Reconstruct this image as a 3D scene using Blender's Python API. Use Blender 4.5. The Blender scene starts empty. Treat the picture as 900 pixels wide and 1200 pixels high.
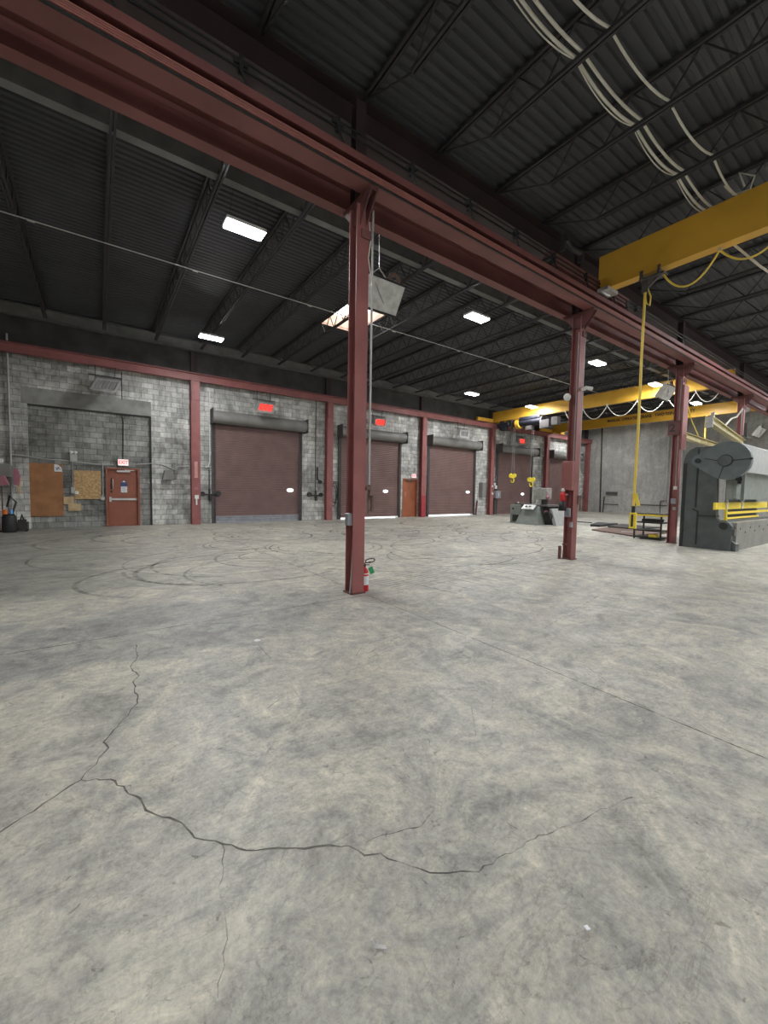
import bpy, math, random
from mathutils import Vector
random.seed(7)
S = bpy.context.scene
COL = S.collection
PI = math.pi

# ------------------------------------------------------------------ materials
def mat(name, col, rough=0.6, metal=0.0, var=0.12, scale=6.0, bump=0.0, spec=None):
    m = bpy.data.materials.new(name); m.use_nodes = True
    nt = m.node_tree; b = nt.nodes['Principled BSDF']
    b.inputs['Roughness'].default_value = rough; b.inputs['Metallic'].default_value = metal
    if spec is not None: b.inputs['Specular IOR Level'].default_value = spec
    tc = nt.nodes.new('ShaderNodeNewGeometry')
    nz = nt.nodes.new('ShaderNodeTexNoise'); nz.inputs['Scale'].default_value = scale; nz.inputs['Detail'].default_value = 6
    nt.links.new(tc.outputs['Position'], nz.inputs['Vector'])
    r = nt.nodes.new('ShaderNodeValToRGB')
    r.color_ramp.elements[0].position = .3; r.color_ramp.elements[1].position = .7
    r.color_ramp.elements[0].color = tuple(c * (1 - var) for c in col) + (1,)
    r.color_ramp.elements[1].color = tuple(min(1, c * (1 + var)) for c in col) + (1,)
    nt.links.new(nz.outputs['Fac'], r.inputs['Fac']); nt.links.new(r.outputs['Color'], b.inputs['Base Color'])
    if bump:
        bp = nt.nodes.new('ShaderNodeBump'); bp.inputs['Strength'].default_value = bump; bp.inputs['Distance'].default_value = .01
        nt.links.new(nz.outputs['Fac'], bp.inputs['Height']); nt.links.new(bp.outputs['Normal'], b.inputs['Normal'])
    return m

def emis(name, col, st):
    m = bpy.data.materials.new(name); m.use_nodes = True
    nt = m.node_tree; nt.nodes.clear()
    e = nt.nodes.new('ShaderNodeEmission'); e.inputs[0].default_value = col + (1,); e.inputs[1].default_value = st
    o = nt.nodes.new('ShaderNodeOutputMaterial'); nt.links.new(e.outputs[0], o.inputs[0])
    return m

def ramp(nt, src, stops):
    r = nt.nodes.new('ShaderNodeValToRGB')
    while len(r.color_ramp.elements) < len(stops): r.color_ramp.elements.new(.5)
    for e, (p, c) in zip(r.color_ramp.elements, stops):
        e.position = p; e.color = c if len(c) == 4 else tuple(c) + (1,)
    nt.links.new(src, r.inputs['Fac']); return r.outputs['Color']

def noise(nt, vec, scale, detail=6, rough=.5, dist=0.0):
    n = nt.nodes.new('ShaderNodeTexNoise')
    n.inputs['Scale'].default_value = scale; n.inputs['Detail'].default_value = detail
    n.inputs['Roughness'].default_value = rough; n.inputs['Distortion'].default_value = dist
    nt.links.new(vec, n.inputs['Vector']); return n.outputs['Fac']

def mix(nt, mode, fac, a, b):
    m = nt.nodes.new('ShaderNodeMix'); m.data_type = 'RGBA'; m.blend_type = mode
    if isinstance(fac, float): m.inputs['Factor'].default_value = fac
    else: nt.links.new(fac, m.inputs['Factor'])
    for s, v in ((6, a), (7, b)):
        if isinstance(v, tuple): m.inputs[s].default_value = v if len(v) == 4 else v + (1,)
        else: nt.links.new(v, m.inputs[s])
    return m.outputs[2]

def mapping(nt, sc=(1, 1, 1), rot=(0, 0, 0)):
    g = nt.nodes.new('ShaderNodeNewGeometry'); mp = nt.nodes.new('ShaderNodeMapping')
    mp.inputs['Scale'].default_value = sc; mp.inputs['Rotation'].default_value = rot
    nt.links.new(g.outputs['Position'], mp.inputs['Vector']); return mp.outputs['Vector']

def concrete_floor():
    m = bpy.data.materials.new('worn_concrete'); m.use_nodes = True
    nt = m.node_tree; b = nt.nodes['Principled BSDF']
    v = mapping(nt)
    def MR(src, a, c):
        n = nt.nodes.new('ShaderNodeMapRange'); n.interpolation_type = 'SMOOTHSTEP'
        n.inputs['From Min'].default_value = a; n.inputs['From Max'].default_value = c
        nt.links.new(src, n.inputs['Value']); return n.outputs['Result']
    def mul(*a):
        o = a[0]
        for q in a[1:]:
            n = nt.nodes.new('ShaderNodeMath'); n.operation = 'MULTIPLY'; nt.links.new(o, n.inputs[0]); nt.links.new(q, n.inputs[1]); o = n.outputs[0]
        return o
    big = ramp(nt, noise(nt, v, .33, 5, .6, .8), [(.32, (.36, .348, .318)), (.5, (.445, .429, .385)), (.66, (.52, .502, .445))])
    med = ramp(nt, noise(nt, v, 1.7, 12, .72, 1.8), [(.34, (.62, .62, .63)), (.46, (.88, .88, .88)), (.56, (1.06, 1.05, 1.01)), (.68, (1.40, 1.37, 1.24))])
    c = mix(nt, 'MULTIPLY', 1.0, big, med)
    v2 = mapping(nt, (1, 2.2, 1), (0, 0, .7))
    sw = ramp(nt, noise(nt, v2, 3.2, 14, .78, 3.0), [(.36, (.66, .655, .65)), (.48, (.94, .94, .94)), (.56, (1.04, 1.04, 1.03)), (.66, (1.26, 1.25, 1.2))])
    c = mix(nt, 'MULTIPLY', .55, c, sw)
    v3 = mapping(nt, (2.4, 1, 1), (0, 0, .25))
    sw2 = ramp(nt, noise(nt, v3, 7, 12, .8, 2.5), [(.36, (.74, .73, .72)), (.5, (1, 1, 1)), (.66, (1.18, 1.17, 1.14))])
    c = mix(nt, 'MULTIPLY', .5, c, sw2)
    fine = ramp(nt, noise(nt, v, 42, 10, .8), [(.34, (.72, .72, .71)), (.5, (1, 1, 1)), (.68, (1.2, 1.19, 1.15))])
    c = mix(nt, 'MULTIPLY', .85, c, fine)
    ch = ramp(nt, noise(nt, v, 5.5, 15, .82, .8), [(.40, (.80, .79, .78)), (.475, (.95, .95, .94)), (.53, (1.04, 1.04, 1.02)), (.60, (1.22, 1.20, 1.13))])
    c = mix(nt, 'MULTIPLY', .9, c, ch)
    sp = ramp(nt, noise(nt, v, 11, 4, .6, 2.0), [(.29, (.40, .39, .37)), (.34, (1, 1, 1))])
    c = mix(nt, 'MULTIPLY', .7, c, sp)
    # thin wandering scratches: the zero line of a warped noise
    ln = noise(nt, mapping(nt, (1, 1.6, 1), (0, 0, .9)), 1.1, 8, .62, 1.5)
    lr = ramp(nt, ln, [(.492, (1, 1, 1)), (.4985, (.60, .59, .57)), (.5015, (.60, .59, .57)), (.508, (1, 1, 1))])
    c = mix(nt, 'MULTIPLY', .55, c, lr)
    # pale lime blooms
    pb = ramp(nt, noise(nt, mapping(nt, (1, 1.4, 1), (0, 0, 1.1)), .85, 10, .72, 1.4), [(.53, (0, 0, 0)), (.68, (1, 1, 1))])
    fr = ramp(nt, noise(nt, v, 13, 8, .8), [(.40, (0, 0, 0)), (.58, (1, 1, 1))])
    c = mix(nt, 'MIX', mul(pb, fr), c, (.62, .60, .49))
    # bluish worn band beside the slab joint, and a dull patch toward the left wall
    g = nt.nodes.new('ShaderNodeNewGeometry')
    nz = nt.nodes.new('ShaderNodeTexNoise'); nz.inputs['Scale'].default_value = 1.1; nz.inputs['Detail'].default_value = 6
    nt.links.new(g.outputs['Position'], nz.inputs['Vector'])
    vm = nt.nodes.new('ShaderNodeVectorMath'); vm.operation = 'MULTIPLY_ADD'; vm.inputs[1].default_value = (1.6, 1.6, 0)
    nt.links.new(nz.outputs['Color'], vm.inputs[0]); nt.links.new(g.outputs['Position'], vm.inputs[2])
    sx = nt.nodes.new('ShaderNodeSeparateXYZ'); nt.links.new(vm.outputs[0], sx.inputs[0]); X, Y = sx.outputs[0], sx.outputs[1]
    band = mul(MR(Y, 4.75, 5.05), MR(Y, 6.9, 6.3), MR(X, 3.9, 2.0))
    dull = mul(MR(Y, 7.2, 8.6), MR(X, 2.0, .4))
    c = mix(nt, 'MULTIPLY', mul(band, ramp(nt, noise(nt, v, .9, 5), [(.3, (.5,)*3), (.6, (1,)*3)])), c, (.70, .72, .77))
    c = mix(nt, 'MULTIPLY', dull, c, (.66, .68, .69))
    nt.links.new(c, b.inputs['Base Color'])
    rr = ramp(nt, noise(nt, v, 1.3, 5), [(.3, (.36,) * 3), (.7, (.60,) * 3)])
    nt.links.new(rr, b.inputs['Roughness']); b.inputs['Specular IOR Level'].default_value = .4
    bp = nt.nodes.new('ShaderNodeBump'); bp.inputs['Strength'].default_value = .3; bp.inputs['Distance'].default_value = .004
    nt.links.new(noise(nt, v, 30, 8, .7), bp.inputs['Height']); nt.links.new(bp.outputs['Normal'], b.inputs['Normal'])
    return m

def faint(name, col, alpha, scale=9):
    """thin wear film lying on the slab: dark rubber, paint, dust"""
    m = bpy.data.materials.new(name); m.use_nodes = True
    nt = m.node_tree; b = nt.nodes['Principled BSDF']; b.inputs['Base Color'].default_value = col + (1,); b.inputs['Roughness'].default_value = .7
    a = ramp(nt, noise(nt, mapping(nt), scale, 6, .7), [(.35, (0,) * 3), (.65, (alpha,) * 3)])
    nt.links.new(a, b.inputs['Alpha']); return m

def block_wall(name, rot, tint, dark, lo=.0, streak=.75):
    m = bpy.data.materials.new(name); m.use_nodes = True
    nt = m.node_tree; b = nt.nodes['Principled BSDF']; b.inputs['Roughness'].default_value = .85
    v = mapping(nt, (1, 1, 1), rot)
    br = nt.nodes.new('ShaderNodeTexBrick'); nt.links.new(v, br.inputs['Vector'])
    br.inputs['Scale'].default_value = 1.0; br.inputs['Brick Width'].default_value = .406; br.inputs['Row Height'].default_value = .203
    br.inputs['Mortar Size'].default_value = .012; br.inputs['Mortar Smooth'].default_value = .4; br.inputs['Bias'].default_value = -.1
    br.inputs['Color1'].default_value = tuple(c * 1.18 for c in tint) + (1,); br.inputs['Color2'].default_value = tuple(c * .72 for c in tint) + (1,)
    br.inputs['Mortar'].default_value = tuple(c * .52 for c in tint) + (1,)
    g = mapping(nt)
    n1 = ramp(nt, noise(nt, g, .75, 8, .65, .8), [(.32, dark), (.52, (.92, .92, .91)), (.7, (1.25, 1.25, 1.23))])
    c = mix(nt, 'MULTIPLY', 1.0, br.outputs['Color'], n1)
    vs = mapping(nt, (2.6, 2.6, .5))
    n2 = ramp(nt, noise(nt, vs, 1.6, 8, .75, .6), [(.32, (.42, .42, .41)), (.52, (1, 1, 1)), (.72, (1.25, 1.25, 1.24))])
    c = mix(nt, 'MULTIPLY', streak, c, n2)
    n3 = ramp(nt, noise(nt, g, 7, 8, .75), [(.3, (.72,) * 3), (.6, (1.08,) * 3)])
    c = mix(nt, 'MULTIPLY', .8, c, n3)
    nt.links.new(c, b.inputs['Base Color'])
    bp = nt.nodes.new('ShaderNodeBump'); bp.inputs['Strength'].default_value = .6; bp.inputs['Distance'].default_value = .012; bp.invert = True
    nt.links.new(br.outputs['Fac'], bp.inputs['Height']); nt.links.new(bp.outputs['Normal'], b.inputs['Normal'])
    return m

M = {}
M['floor'] = concrete_floor()
M['crack'] = mat('crack', (.13, .12, .105), .95, var=.4, scale=20)
M['joint'] = faint('joint_line', (.08, .075, .07), .95, 5)
M['rubber'] = faint('rubber_mark', (.10, .095, .085), .6, 7)
M['rubber2'] = faint('rubber_scuff', (.13, .125, .11), .45, 4)
M['pale'] = faint('pale_scuff', (.62, .60, .52), .5, 10)
M['paintline'] = faint('yellow_paint', (.62, .52, .28), .55, 14)
M['blue'] = faint('grey_patch', (.27, .275, .29), .6, 1.6)
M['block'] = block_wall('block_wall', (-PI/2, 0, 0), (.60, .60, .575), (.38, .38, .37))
M['block_dark'] = block_wall('block_wall_dark', (-PI/2, 0, 0), (.30, .302, .288), (.36, .36, .35))  # darker tint for the bricked-up opening
M['block_end'] = block_wall('block_wall_end', (-PI/2, 0, PI/2), (.78, .77, .73), (.82, .82, .81), streak=.4)
M['lintel'] = mat('lintel_concrete', (.27, .27, .255), .9, var=.3, scale=2.5)
M['upperwall'] = mat('upper_board', (.055, .053, .051), .9, var=.35, scale=1.5)
M['red'] = mat('red_oxide_paint', (.275, .100, .095), .5, var=.16, scale=2.5, spec=.4)
M['reddark'] = mat('red_oxide_girder', (.185, .066, .062), .55, var=.2, scale=1.2)
M['copper'] = mat('painted_bars', (.36, .14, .12), .5, var=.1)
M['redgrime'] = mat('grimy_red', (.14, .055, .052), .65, var=.3, scale=3)
M['umber'] = mat('dark_roof_girder', (.040, .026, .026), .75, var=.2, scale=2)
M['deck'] = mat('roof_deck', (.052, .054, .060), .6, .0, var=.18, scale=.8)
M['joist'] = mat('joist_paint', (.034, .031, .034), .7, var=.2)
M['greybeam'] = mat('grey_beam', (.15, .15, .145), .7, var=.2, scale=3)
M['yellow'] = mat('crane_yellow', (.66, .37, .04), .45, var=.10, scale=1.5)
M['yellowcab'] = mat('cable_yellow', (.85, .62, .10), .5, var=.05)
M['yellowbr'] = mat('guard_yellow', (.85, .66, .06), .5, var=.06)
M['cream'] = mat('cream_beam', (.46, .40, .20), .55, var=.2, scale=3)
M['slat'] = mat('door_slat', (.20, .125, .115), .5, var=.14, scale=1.6)
M['hood'] = mat('door_hood', (.20, .195, .185), .55, var=.2, scale=2)
M['guide'] = mat('door_guide', (.08, .07, .068), .6, var=.2)
M['steel'] = mat('grey_steel', (.33, .34, .37), .4, .3, var=.15)
M['galv'] = mat('galvanised', (.50, .50, .49), .42, .55, var=.22, scale=9)
M['alum'] = mat('bright_steel', (.62, .62, .60), .35, .6, var=.1)
M['conduit'] = mat('conduit', (.42, .42, .41), .45, .3, var=.15)
M['white'] = mat('white_plastic', (.74, .74, .72), .5, var=.04)
M['black'] = mat('black_matt', (.018, .018, .019), .6, var=.2)
M['darkpipe'] = mat('black_pipe', (.035, .033, .032), .5, .2, var=.3)
M['brown'] = mat('door_brown', (.26, .085, .05), .5, var=.12, scale=3)
M['brown2'] = mat('door_orange_brown', (.32, .10, .045), .5, var=.14, scale=3)
M['ply'] = mat('plywood_brown', (.33, .15, .06), .65, var=.18, scale=4)
M['osb'] = mat('osb_board', (.46, .30, .14), .75, var=.38, scale=14)
M['wood'] = mat('pale_wood', (.50, .37, .20), .7, var=.15, scale=5)
M['paper'] = mat('paper', (.72, .74, .76), .6, var=.03)
M['ink'] = mat('ink', (.03, .03, .035), .6, var=.1)
M['navy'] = mat('navy_ink', (.05, .07, .18), .6, var=.1)
M['darkblue'] = mat('hoist_blue_black', (.012, .013, .022), .6, var=.2)
M['extred'] = mat('extinguisher_red', (.62, .02, .025), .3, var=.05)
M['guardred'] = mat('guard_red', (.34, .035, .045), .5, var=.1)
M['green'] = mat('green_tag', (.03, .32, .12), .5, var=.05)
M['brake'] = mat('brake_grey_green', (.072, .083, .082), .48, var=.22, scale=3.5)
M['brake2'] = mat('brake_cover', (.105, .125, .128), .42, var=.16, scale=4)
M['brakebed'] = mat('brake_bed', (.21, .205, .19), .5, var=.2, scale=4)
M['brakelight'] = mat('brake_beam', (.34, .35, .34), .5, var=.1)
M['rust'] = mat('rusty_plate', (.15, .095, .075), .75, .1, var=.35, scale=5)
M['machine'] = mat('machine_grey', (.20, .22, .20), .5, var=.15, scale=5)
M['exitred'] = emis('exit_letters', (1, .10, .08), 1.0)
M['exitface'] = emis('exit_face', (1, .72, .72), .85)
M['glow'] = emis('burner_glow', (1.0, .055, .04), .95)
M['led'] = emis('led_diffuser', (.97, .985, 1.0), 190.0)
M['ledwarm'] = emis('led_diffuser_soft', (.95, .98, 1.0), 60.0)
M['daylight'] = emis('daylit_pane', (.95, .98, 1.0), 2.5)
M['curb'] = mat('skylight_curb', (.72, .48, .36), .8, var=.2, scale=5)
M['ground'] = mat('outdoor_concrete', (.5, .5, .48), .9)
M['cable'] = mat('pale_cable', (.60, .58, .50), .55, var=.08)
M['pink'] = mat('pink_cover', (.36, .14, .18), .6)
M['orange'] = mat('orange_tool', (.65, .16, .03), .5)
M['sky'] = mat('blue_cap', (.10, .35, .75), .5)

# ------------------------------------------------------------------ mesh builder
def wloc(o):
    v = Vector((0, 0, 0))
    while o is not None: v += Vector(o.location); o = o.parent
    return v

class MB:
    def __init__(s): s.v = []; s.f = []; s.m = []; s.sm = []
    def add(s, vs, fs, mi=0, smooth=False):
        n = len(s.v); s.v += [tuple(p) for p in vs]
        for f in fs: s.f.append([n + i for i in f]); s.m.append(mi); s.sm.append(smooth)
        return s
    def box(s, x0, x1, y0, y1, z0, z1, mi=0):
        return s.add([(x0,y0,z0),(x1,y0,z0),(x1,y1,z0),(x0,y1,z0),(x0,y0,z1),(x1,y0,z1),(x1,y1,z1),(x0,y1,z1)],
              [(0,3,2,1),(4,5,6,7),(0,1,5,4),(1,2,6,5),(2,3,7,6),(3,0,4,7)], mi)
    def bbox(s, x0, x1, y0, y1, z0, z1, c=.01, mi=0):
        """box with chamfered vertical and top edges"""
        lay = [(0, z0), (0, z1 - c), (c, z1)]
        vs = []
        for ins, z in lay:
            a, b, d, e = x0 + ins, x1 - ins, y0 + ins, y1 - ins
            vs += [(a+c,d,z),(b-c,d,z),(b,d+c,z),(b,e-c,z),(b-c,e,z),(a+c,e,z),(a,e-c,z),(a,d+c,z)]
        fs = [tuple(range(7, -1, -1)), tuple(range(16, 24))]
        for l in range(2):
            for i in range(8):
                j = (i + 1) % 8; fs.append((l*8+i, l*8+j, l*8+8+j, l*8+8+i))
        return s.add(vs, fs, mi)
    def bar(s, p, q, w, h=None, mi=0):
        h = w if h is None else h
        p, q = Vector(p), Vector(q); d = (q - p).normalized()
        up = Vector((0, 0, 1)) if abs(d.z) < .95 else Vector((1, 0, 0))
        a = d.cross(up).normalized() * w / 2; b = a.cross(d).normalized() * h / 2
        vs = [c + i * a + j * b for c in (p, q) for i, j in ((-1,-1),(1,-1),(1,1),(-1,1))]
        return s.add(vs, [(0,1,2,3),(7,6,5,4),(0,4,5,1),(1,5,6,2),(2,6,7,3),(3,7,4,0)], mi)
    def tube(s, path, r, n=8, mi=0, cap=True):
        P = [Vector(p) for p in path]; rings = []
        ref = None
        for i, p in enumerate(P):
            d = (P[min(i+1, len(P)-1)] - P[max(i-1, 0)]).normalized()
            if ref is None: ref = Vector((0, 0, 1)) if abs(d.z) < .9 else Vector((1, 0, 0))
            a = d.cross(ref).normalized(); ref = a.cross(d).normalized()
            rr = r[i] if isinstance(r, (list, tuple)) else r
            rings.append([p + rr * (math.cos(t*2*PI/n) * a + math.sin(t*2*PI/n) * ref) for t in range(n)])
        vs = [v for g in rings for v in g]; fs = []
        for k in range(len(P) - 1):
            for t in range(n):
                u = (t + 1) % n; fs.append((k*n+t, k*n+u, (k+1)*n+u, (k+1)*n+t))
        s.add(vs, fs, mi, True)
        if cap: s.add(rings[0], [tuple(range(n))], mi); s.add(rings[-1], [tuple(range(n-1, -1, -1))], mi)
        return s
    def cyl(s, p, q, r, n=16, mi=0): return s.tube([p, q], r, n, mi)
    def prism(s, pts, axis, a, b, mi=0, smooth=False):
        """pts = outline in the two other axes (in xyz order); extruded on axis from a to b"""
        def P(u, v, t):
            return (t, u, v) if axis == 0 else (u, t, v) if axis == 1 else (u, v, t)
        n = len(pts); vs = [P(u, v, a) for u, v in pts] + [P(u, v, b) for u, v in pts]
        s.add(vs, [tuple(range(n)), tuple(range(2*n-1, n-1, -1))], mi)
        s.add(vs, [(i, (i+1) % n, n+(i+1) % n, n+i) for i in range(n)], mi, smooth)
        return s
    def lathe(s, prof, c, n=20, mi=0):
        vs = [(c[0]+r*math.cos(t*2*PI/n), c[1]+r*math.sin(t*2*PI/n), c[2]+z) for r, z in prof for t in range(n)]
        fs = []
        for k in range(len(prof)-1):
            for t in range(n):
                u = (t+1) % n; fs.append((k*n+t, k*n+u, (k+1)*n+u, (k+1)*n+t))
        return s.add(vs, fs, mi, True)
    def ix(s, x0, x1, yc, z0, z1, w, tf, tw, mi=0):
        s.box(x0, x1, yc-w/2, yc+w/2, z0, z0+tf, mi); s.box(x0, x1, yc-w/2, yc+w/2, z1-tf, z1, mi)
        return s.box(x0, x1, yc-tw/2, yc+tw/2, z0+tf, z1-tf, mi)
    def iy(s, y0, y1, xc, z0, z1, w, tf, tw, mi=0):
        s.box(xc-w/2, xc+w/2, y0, y1, z0, z0+tf, mi); s.box(xc-w/2, xc+w/2, y0, y1, z1-tf, z1, mi)
        return s.box(xc-tw/2, xc+tw/2, y0, y1, z0+tf, z1-tf, mi)
    def iz(s, xc, yc, z0, z1, w, d, tf, tw, mi=0):
        s.box(xc-w/2, xc+w/2, yc-d/2, yc-d/2+tf, z0, z1, mi); s.box(xc-w/2, xc+w/2, yc+d/2-tf, yc+d/2, z0, z1, mi)
        return s.box(xc-tw/2, xc+tw/2, yc-d/2+tf, yc+d/2-tf, z0, z1, mi)
    def build(s, name, mats, parent=None):
        if not isinstance(mats, (list, tuple)): mats = [mats]
        me = bpy.data.meshes.new(name)
        o0 = wloc(parent) if parent else Vector((0, 0, 0))
        me.from_pydata([tuple(Vector(p) - o0) for p in s.v], [], s.f)
        for m in mats: me.materials.append(M[m] if isinstance(m, str) else m)
        me.polygons.foreach_set('material_index', s.m); me.polygons.foreach_set('use_smooth', s.sm)
        me.update()
        import bmesh
        bm = bmesh.new(); bm.from_mesh(me); bmesh.ops.recalc_face_normals(bm, faces=bm.faces); bm.to_mesh(me); bm.free()
        o = bpy.data.objects.new(name, me); COL.objects.link(o)
        if parent: o.parent = parent
        return o

def tag(o, label, cat, group=None, kind=None):
    o['label'] = label; o['category'] = cat
    if group: o['group'] = group
    if kind: o['kind'] = kind
    return o
def thing(name, loc, label, cat, group=None, kind=None):
    o = bpy.data.objects.new(name, None); COL.objects.link(o); o.location = loc
    o.empty_display_size = .2
    return tag(o, label, cat, group, kind)
def struct(o, label=None, cat=None):
    o['kind'] = 'structure'
    if label: o['label'] = label; o['category'] = cat
    return o
def copy_tree(o, parent=None):
    c = o.copy(); COL.objects.link(c)
    if parent: c.parent = parent
    for ch in list(o.children): copy_tree(ch, c)
    return c
def text(name, body, size, loc, rot, m, parent, sx=1.0, bold=.0):
    cu = bpy.data.curves.new(name, 'FONT'); cu.body = body; cu.size = size; cu.align_x = 'CENTER'; cu.align_y = 'CENTER'
    cu.extrude = .002; cu.offset = bold
    t = bpy.data.objects.new(name + '_src', cu); COL.objects.link(t)
    bpy.context.view_layer.update()
    me = bpy.data.meshes.new_from_object(t.evaluated_get(bpy.context.evaluated_depsgraph_get()))
    bpy.data.objects.remove(t); me.materials.clear(); me.materials.append(M[m])
    for v in me.vertices: v.co.x *= sx
    o = bpy.data.objects.new(name, me); COL.objects.link(o)
    o.location = Vector(loc) - (wloc(parent) if parent else Vector()); o.rotation_euler = rot
    if parent: o.parent = parent
    return o
FACE_Y = (PI/2, 0, 0)          # reads from -Y
FACE_X = (PI/2, 0, -PI/2)      # reads from -X

# ------------------------------------------------------------------ room
X0, X1, Y0, Y1, ZD = -9.0, 34.3, -13.0, 18.1, 7.42
def strip(mb, pts, w, z, mi, jitter=0.0):
    """flat ribbon along a polyline"""
    P = []
    for (a, b) in zip(pts[:-1], pts[1:]):
        n = max(1, int(math.dist(a, b) / .035)) if jitter else 1
        for k in range(n):
            t = k / n; P.append((a[0]+(b[0]-a[0])*t + random.uniform(-jitter, jitter), a[1]+(b[1]-a[1])*t + random.uniform(-jitter, jitter)))
    P.append(pts[-1]); L = []; R = []
    for i, p in enumerate(P):
        a, b = P[max(i-1, 0)], P[min(i+1, len(P)-1)]
        dx, dy = b[0]-a[0], b[1]-a[1]; l = math.hypot(dx, dy) or 1
        ww = w * (random.uniform(.45, 1.35) if jitter else 1) / 2
        L.append((p[0]-dy/l*ww, p[1]+dx/l*ww, z)); R.append((p[0]+dy/l*ww, p[1]-dx/l*ww, z))
    n = len(P); mb.add(L + R, [(i, i+1, n+i+1, n+i) for i in range(n-1)], mi)
def arc(cx, cy, r, a0, a1, n=40, sq=1.0, rot=0):
    out = []
    for k in range(n+1):
        t = math.radians(a0 + (a1-a0)*k/n); x, y = r*math.cos(t), r*sq*math.sin(t)
        out.append((cx + x*math.cos(rot) - y*math.sin(rot), cy + x*math.sin(rot) + y*math.cos(rot)))
    return out
fl = MB()
fl.add([(X0,Y0,0),(X1,Y0,0),(X1,Y1+.3,0),(X0,Y1+.3,0)], [(0,1,2,3)])
# main cracks
crack = [(.28,4.51),(.27,4.2),(.20,3.95),(.25,3.75),(.20,3.64),(.21,3.4),(.20,3.26),(.10,3.05),(.01,2.87),(.02,2.78),(-.02,2.70),(-.10,2.56),(-.24,2.46),(-.38,2.36),(-.7,2.1)]
crack2 = [(-.10,2.56),(.05,2.45),(.10,2.30),(.15,2.24),(.165,2.14),(.20,2.08),(.29,1.96),(.33,1.84),(.36,1.81),(.42,1.74),(.52,1.63),(.60,1.59),(.70,1.52),(.79,1.47),(.86,1.42),(.90,1.35),(.95,1.32)]
strip(fl, crack, .008, .0012, 1, .009); strip(fl, crack2, .009, .0012, 1, .009)
strip(fl, [(.42,1.74),(.36,1.55),(.33,1.35),(.27,1.2)], .006, .0011, 2, .008)
strip(fl, [(.95,1.32),(1.02,1.2),(1.10,1.10),(1.25,1.03),(1.6,.98),(2.2,.85)], .006, .0011, 2, .01)
strip(fl, [(.93,1.40),(1.05,1.38),(1.2,1.33),(1.3,1.36)], .005, .0011, 2, .01)
# slab joints
for x in (-2.9, 3.2, 9.15, 15.1, 21.1, 27.1): strip(fl, [(x, Y0), (x, Y1)], .012, .0014, 2)
for y in (-7.2, -1.2, 4.87, 10.9): strip(fl, [(X0, y), (X1, y)], .012, .0014, 2)
# tyre rings and swept tracks
rings = [(7.0,13.2,1.5),(6.2,12.4,1.0),(4.6,12.6,1.25),(8.4,12.3,1.7),(5.0,9.6,1.5),(9.9,11.2,1.6),(12.4,10.6,1.3),(10.8,8.9,1.9),(13.5,12.2,1.2),(3.3,11.0,1.1),(7.5,9.7,1.2),(14.6,8.3,1.6),(12.0,13.8,1.5)]
for i, (cx, cy, r) in enumerate(rings):
    a = random.uniform(0, 360)
    strip(fl, arc(cx, cy, r, a, a+random.uniform(170, 330), sq=random.uniform(.7, 1)), .055, .0010, 3)
    strip(fl, arc(cx, cy, r*.86, a+20, a+random.uniform(120, 260), sq=.9), .04, .0009, 3)
for k in range(60):
    x, y = random.uniform(1, 17), random.uniform(6.5, 15.5)
    strip(fl, arc(x, y, random.uniform(.9, 2.6), random.uniform(0, 180), random.uniform(180, 360) , sq=.8), random.uniform(.03, .09), .0007+.00001*k, 4)
for k in range(7):
    o = k * .11
    strip(fl, [(3.6+o*.3, 5.6-o), (9, 6.2-o), (14, 5.9-o), (20, 5.4-o)], .03, .0008, 4)
for k in range(26):   # parallel tread prints either side of the column line
    x = 4.2 + k*.42
    strip(fl, [(x, 5.3), (x+.22, 4.1)], .035, .00075, 4); strip(fl, [(x+.1, 7.4), (x+.3, 6.4)], .04, .00075, 4)
for k in range(9):
    x, y = random.uniform(7, 14), random.uniform(11.5, 15.5); strip(fl, [(x, y), (x+random.uniform(.5, 1.6), y-random.uniform(-.2, .6))], random.uniform(.08, .25), .00125+.00001*k, 5)
# painted lines, faded
strip(fl, [(5.6, 7.0), (7.2, 6.45)], .07, .0013, 6); strip(fl, [(3.6, 6.9), (4.9, 5.75)], .06, .0013, 6)
strip(fl, [(5.9, 15.2), (6.6, 13.9)], .08, .0013, 6); strip(fl, [(8.8, 16.6), (11.0, 15.5)], .08, .0013, 6)
strip(fl, [(4.2, 2.6), (6.2, 3.0)], .03, .0013, 5); strip(fl, [(2.0, 3.0), (2.6, 3.2)], .02, .0013, 5); strip(fl, [(2.02, 3.08), (2.55, 3.28)], .02, .0013, 5)
for k in range(26):   # fine scratches near the camera
    x, y, t, l = random.uniform(-.2, 4), random.uniform(.9, 4.4), random.uniform(0, PI), random.uniform(.05, .4)
    strip(fl, [(x, y), (x+l*math.cos(t), y+l*math.sin(t))], random.uniform(.003, .009), .0013, 5)
struct(fl.build('floor', ['floor','crack','joint','rubber','rubber2','pale','paintline','blue']), 'worn grey concrete slab floor with cracks and tyre marks', 'floor')

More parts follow.
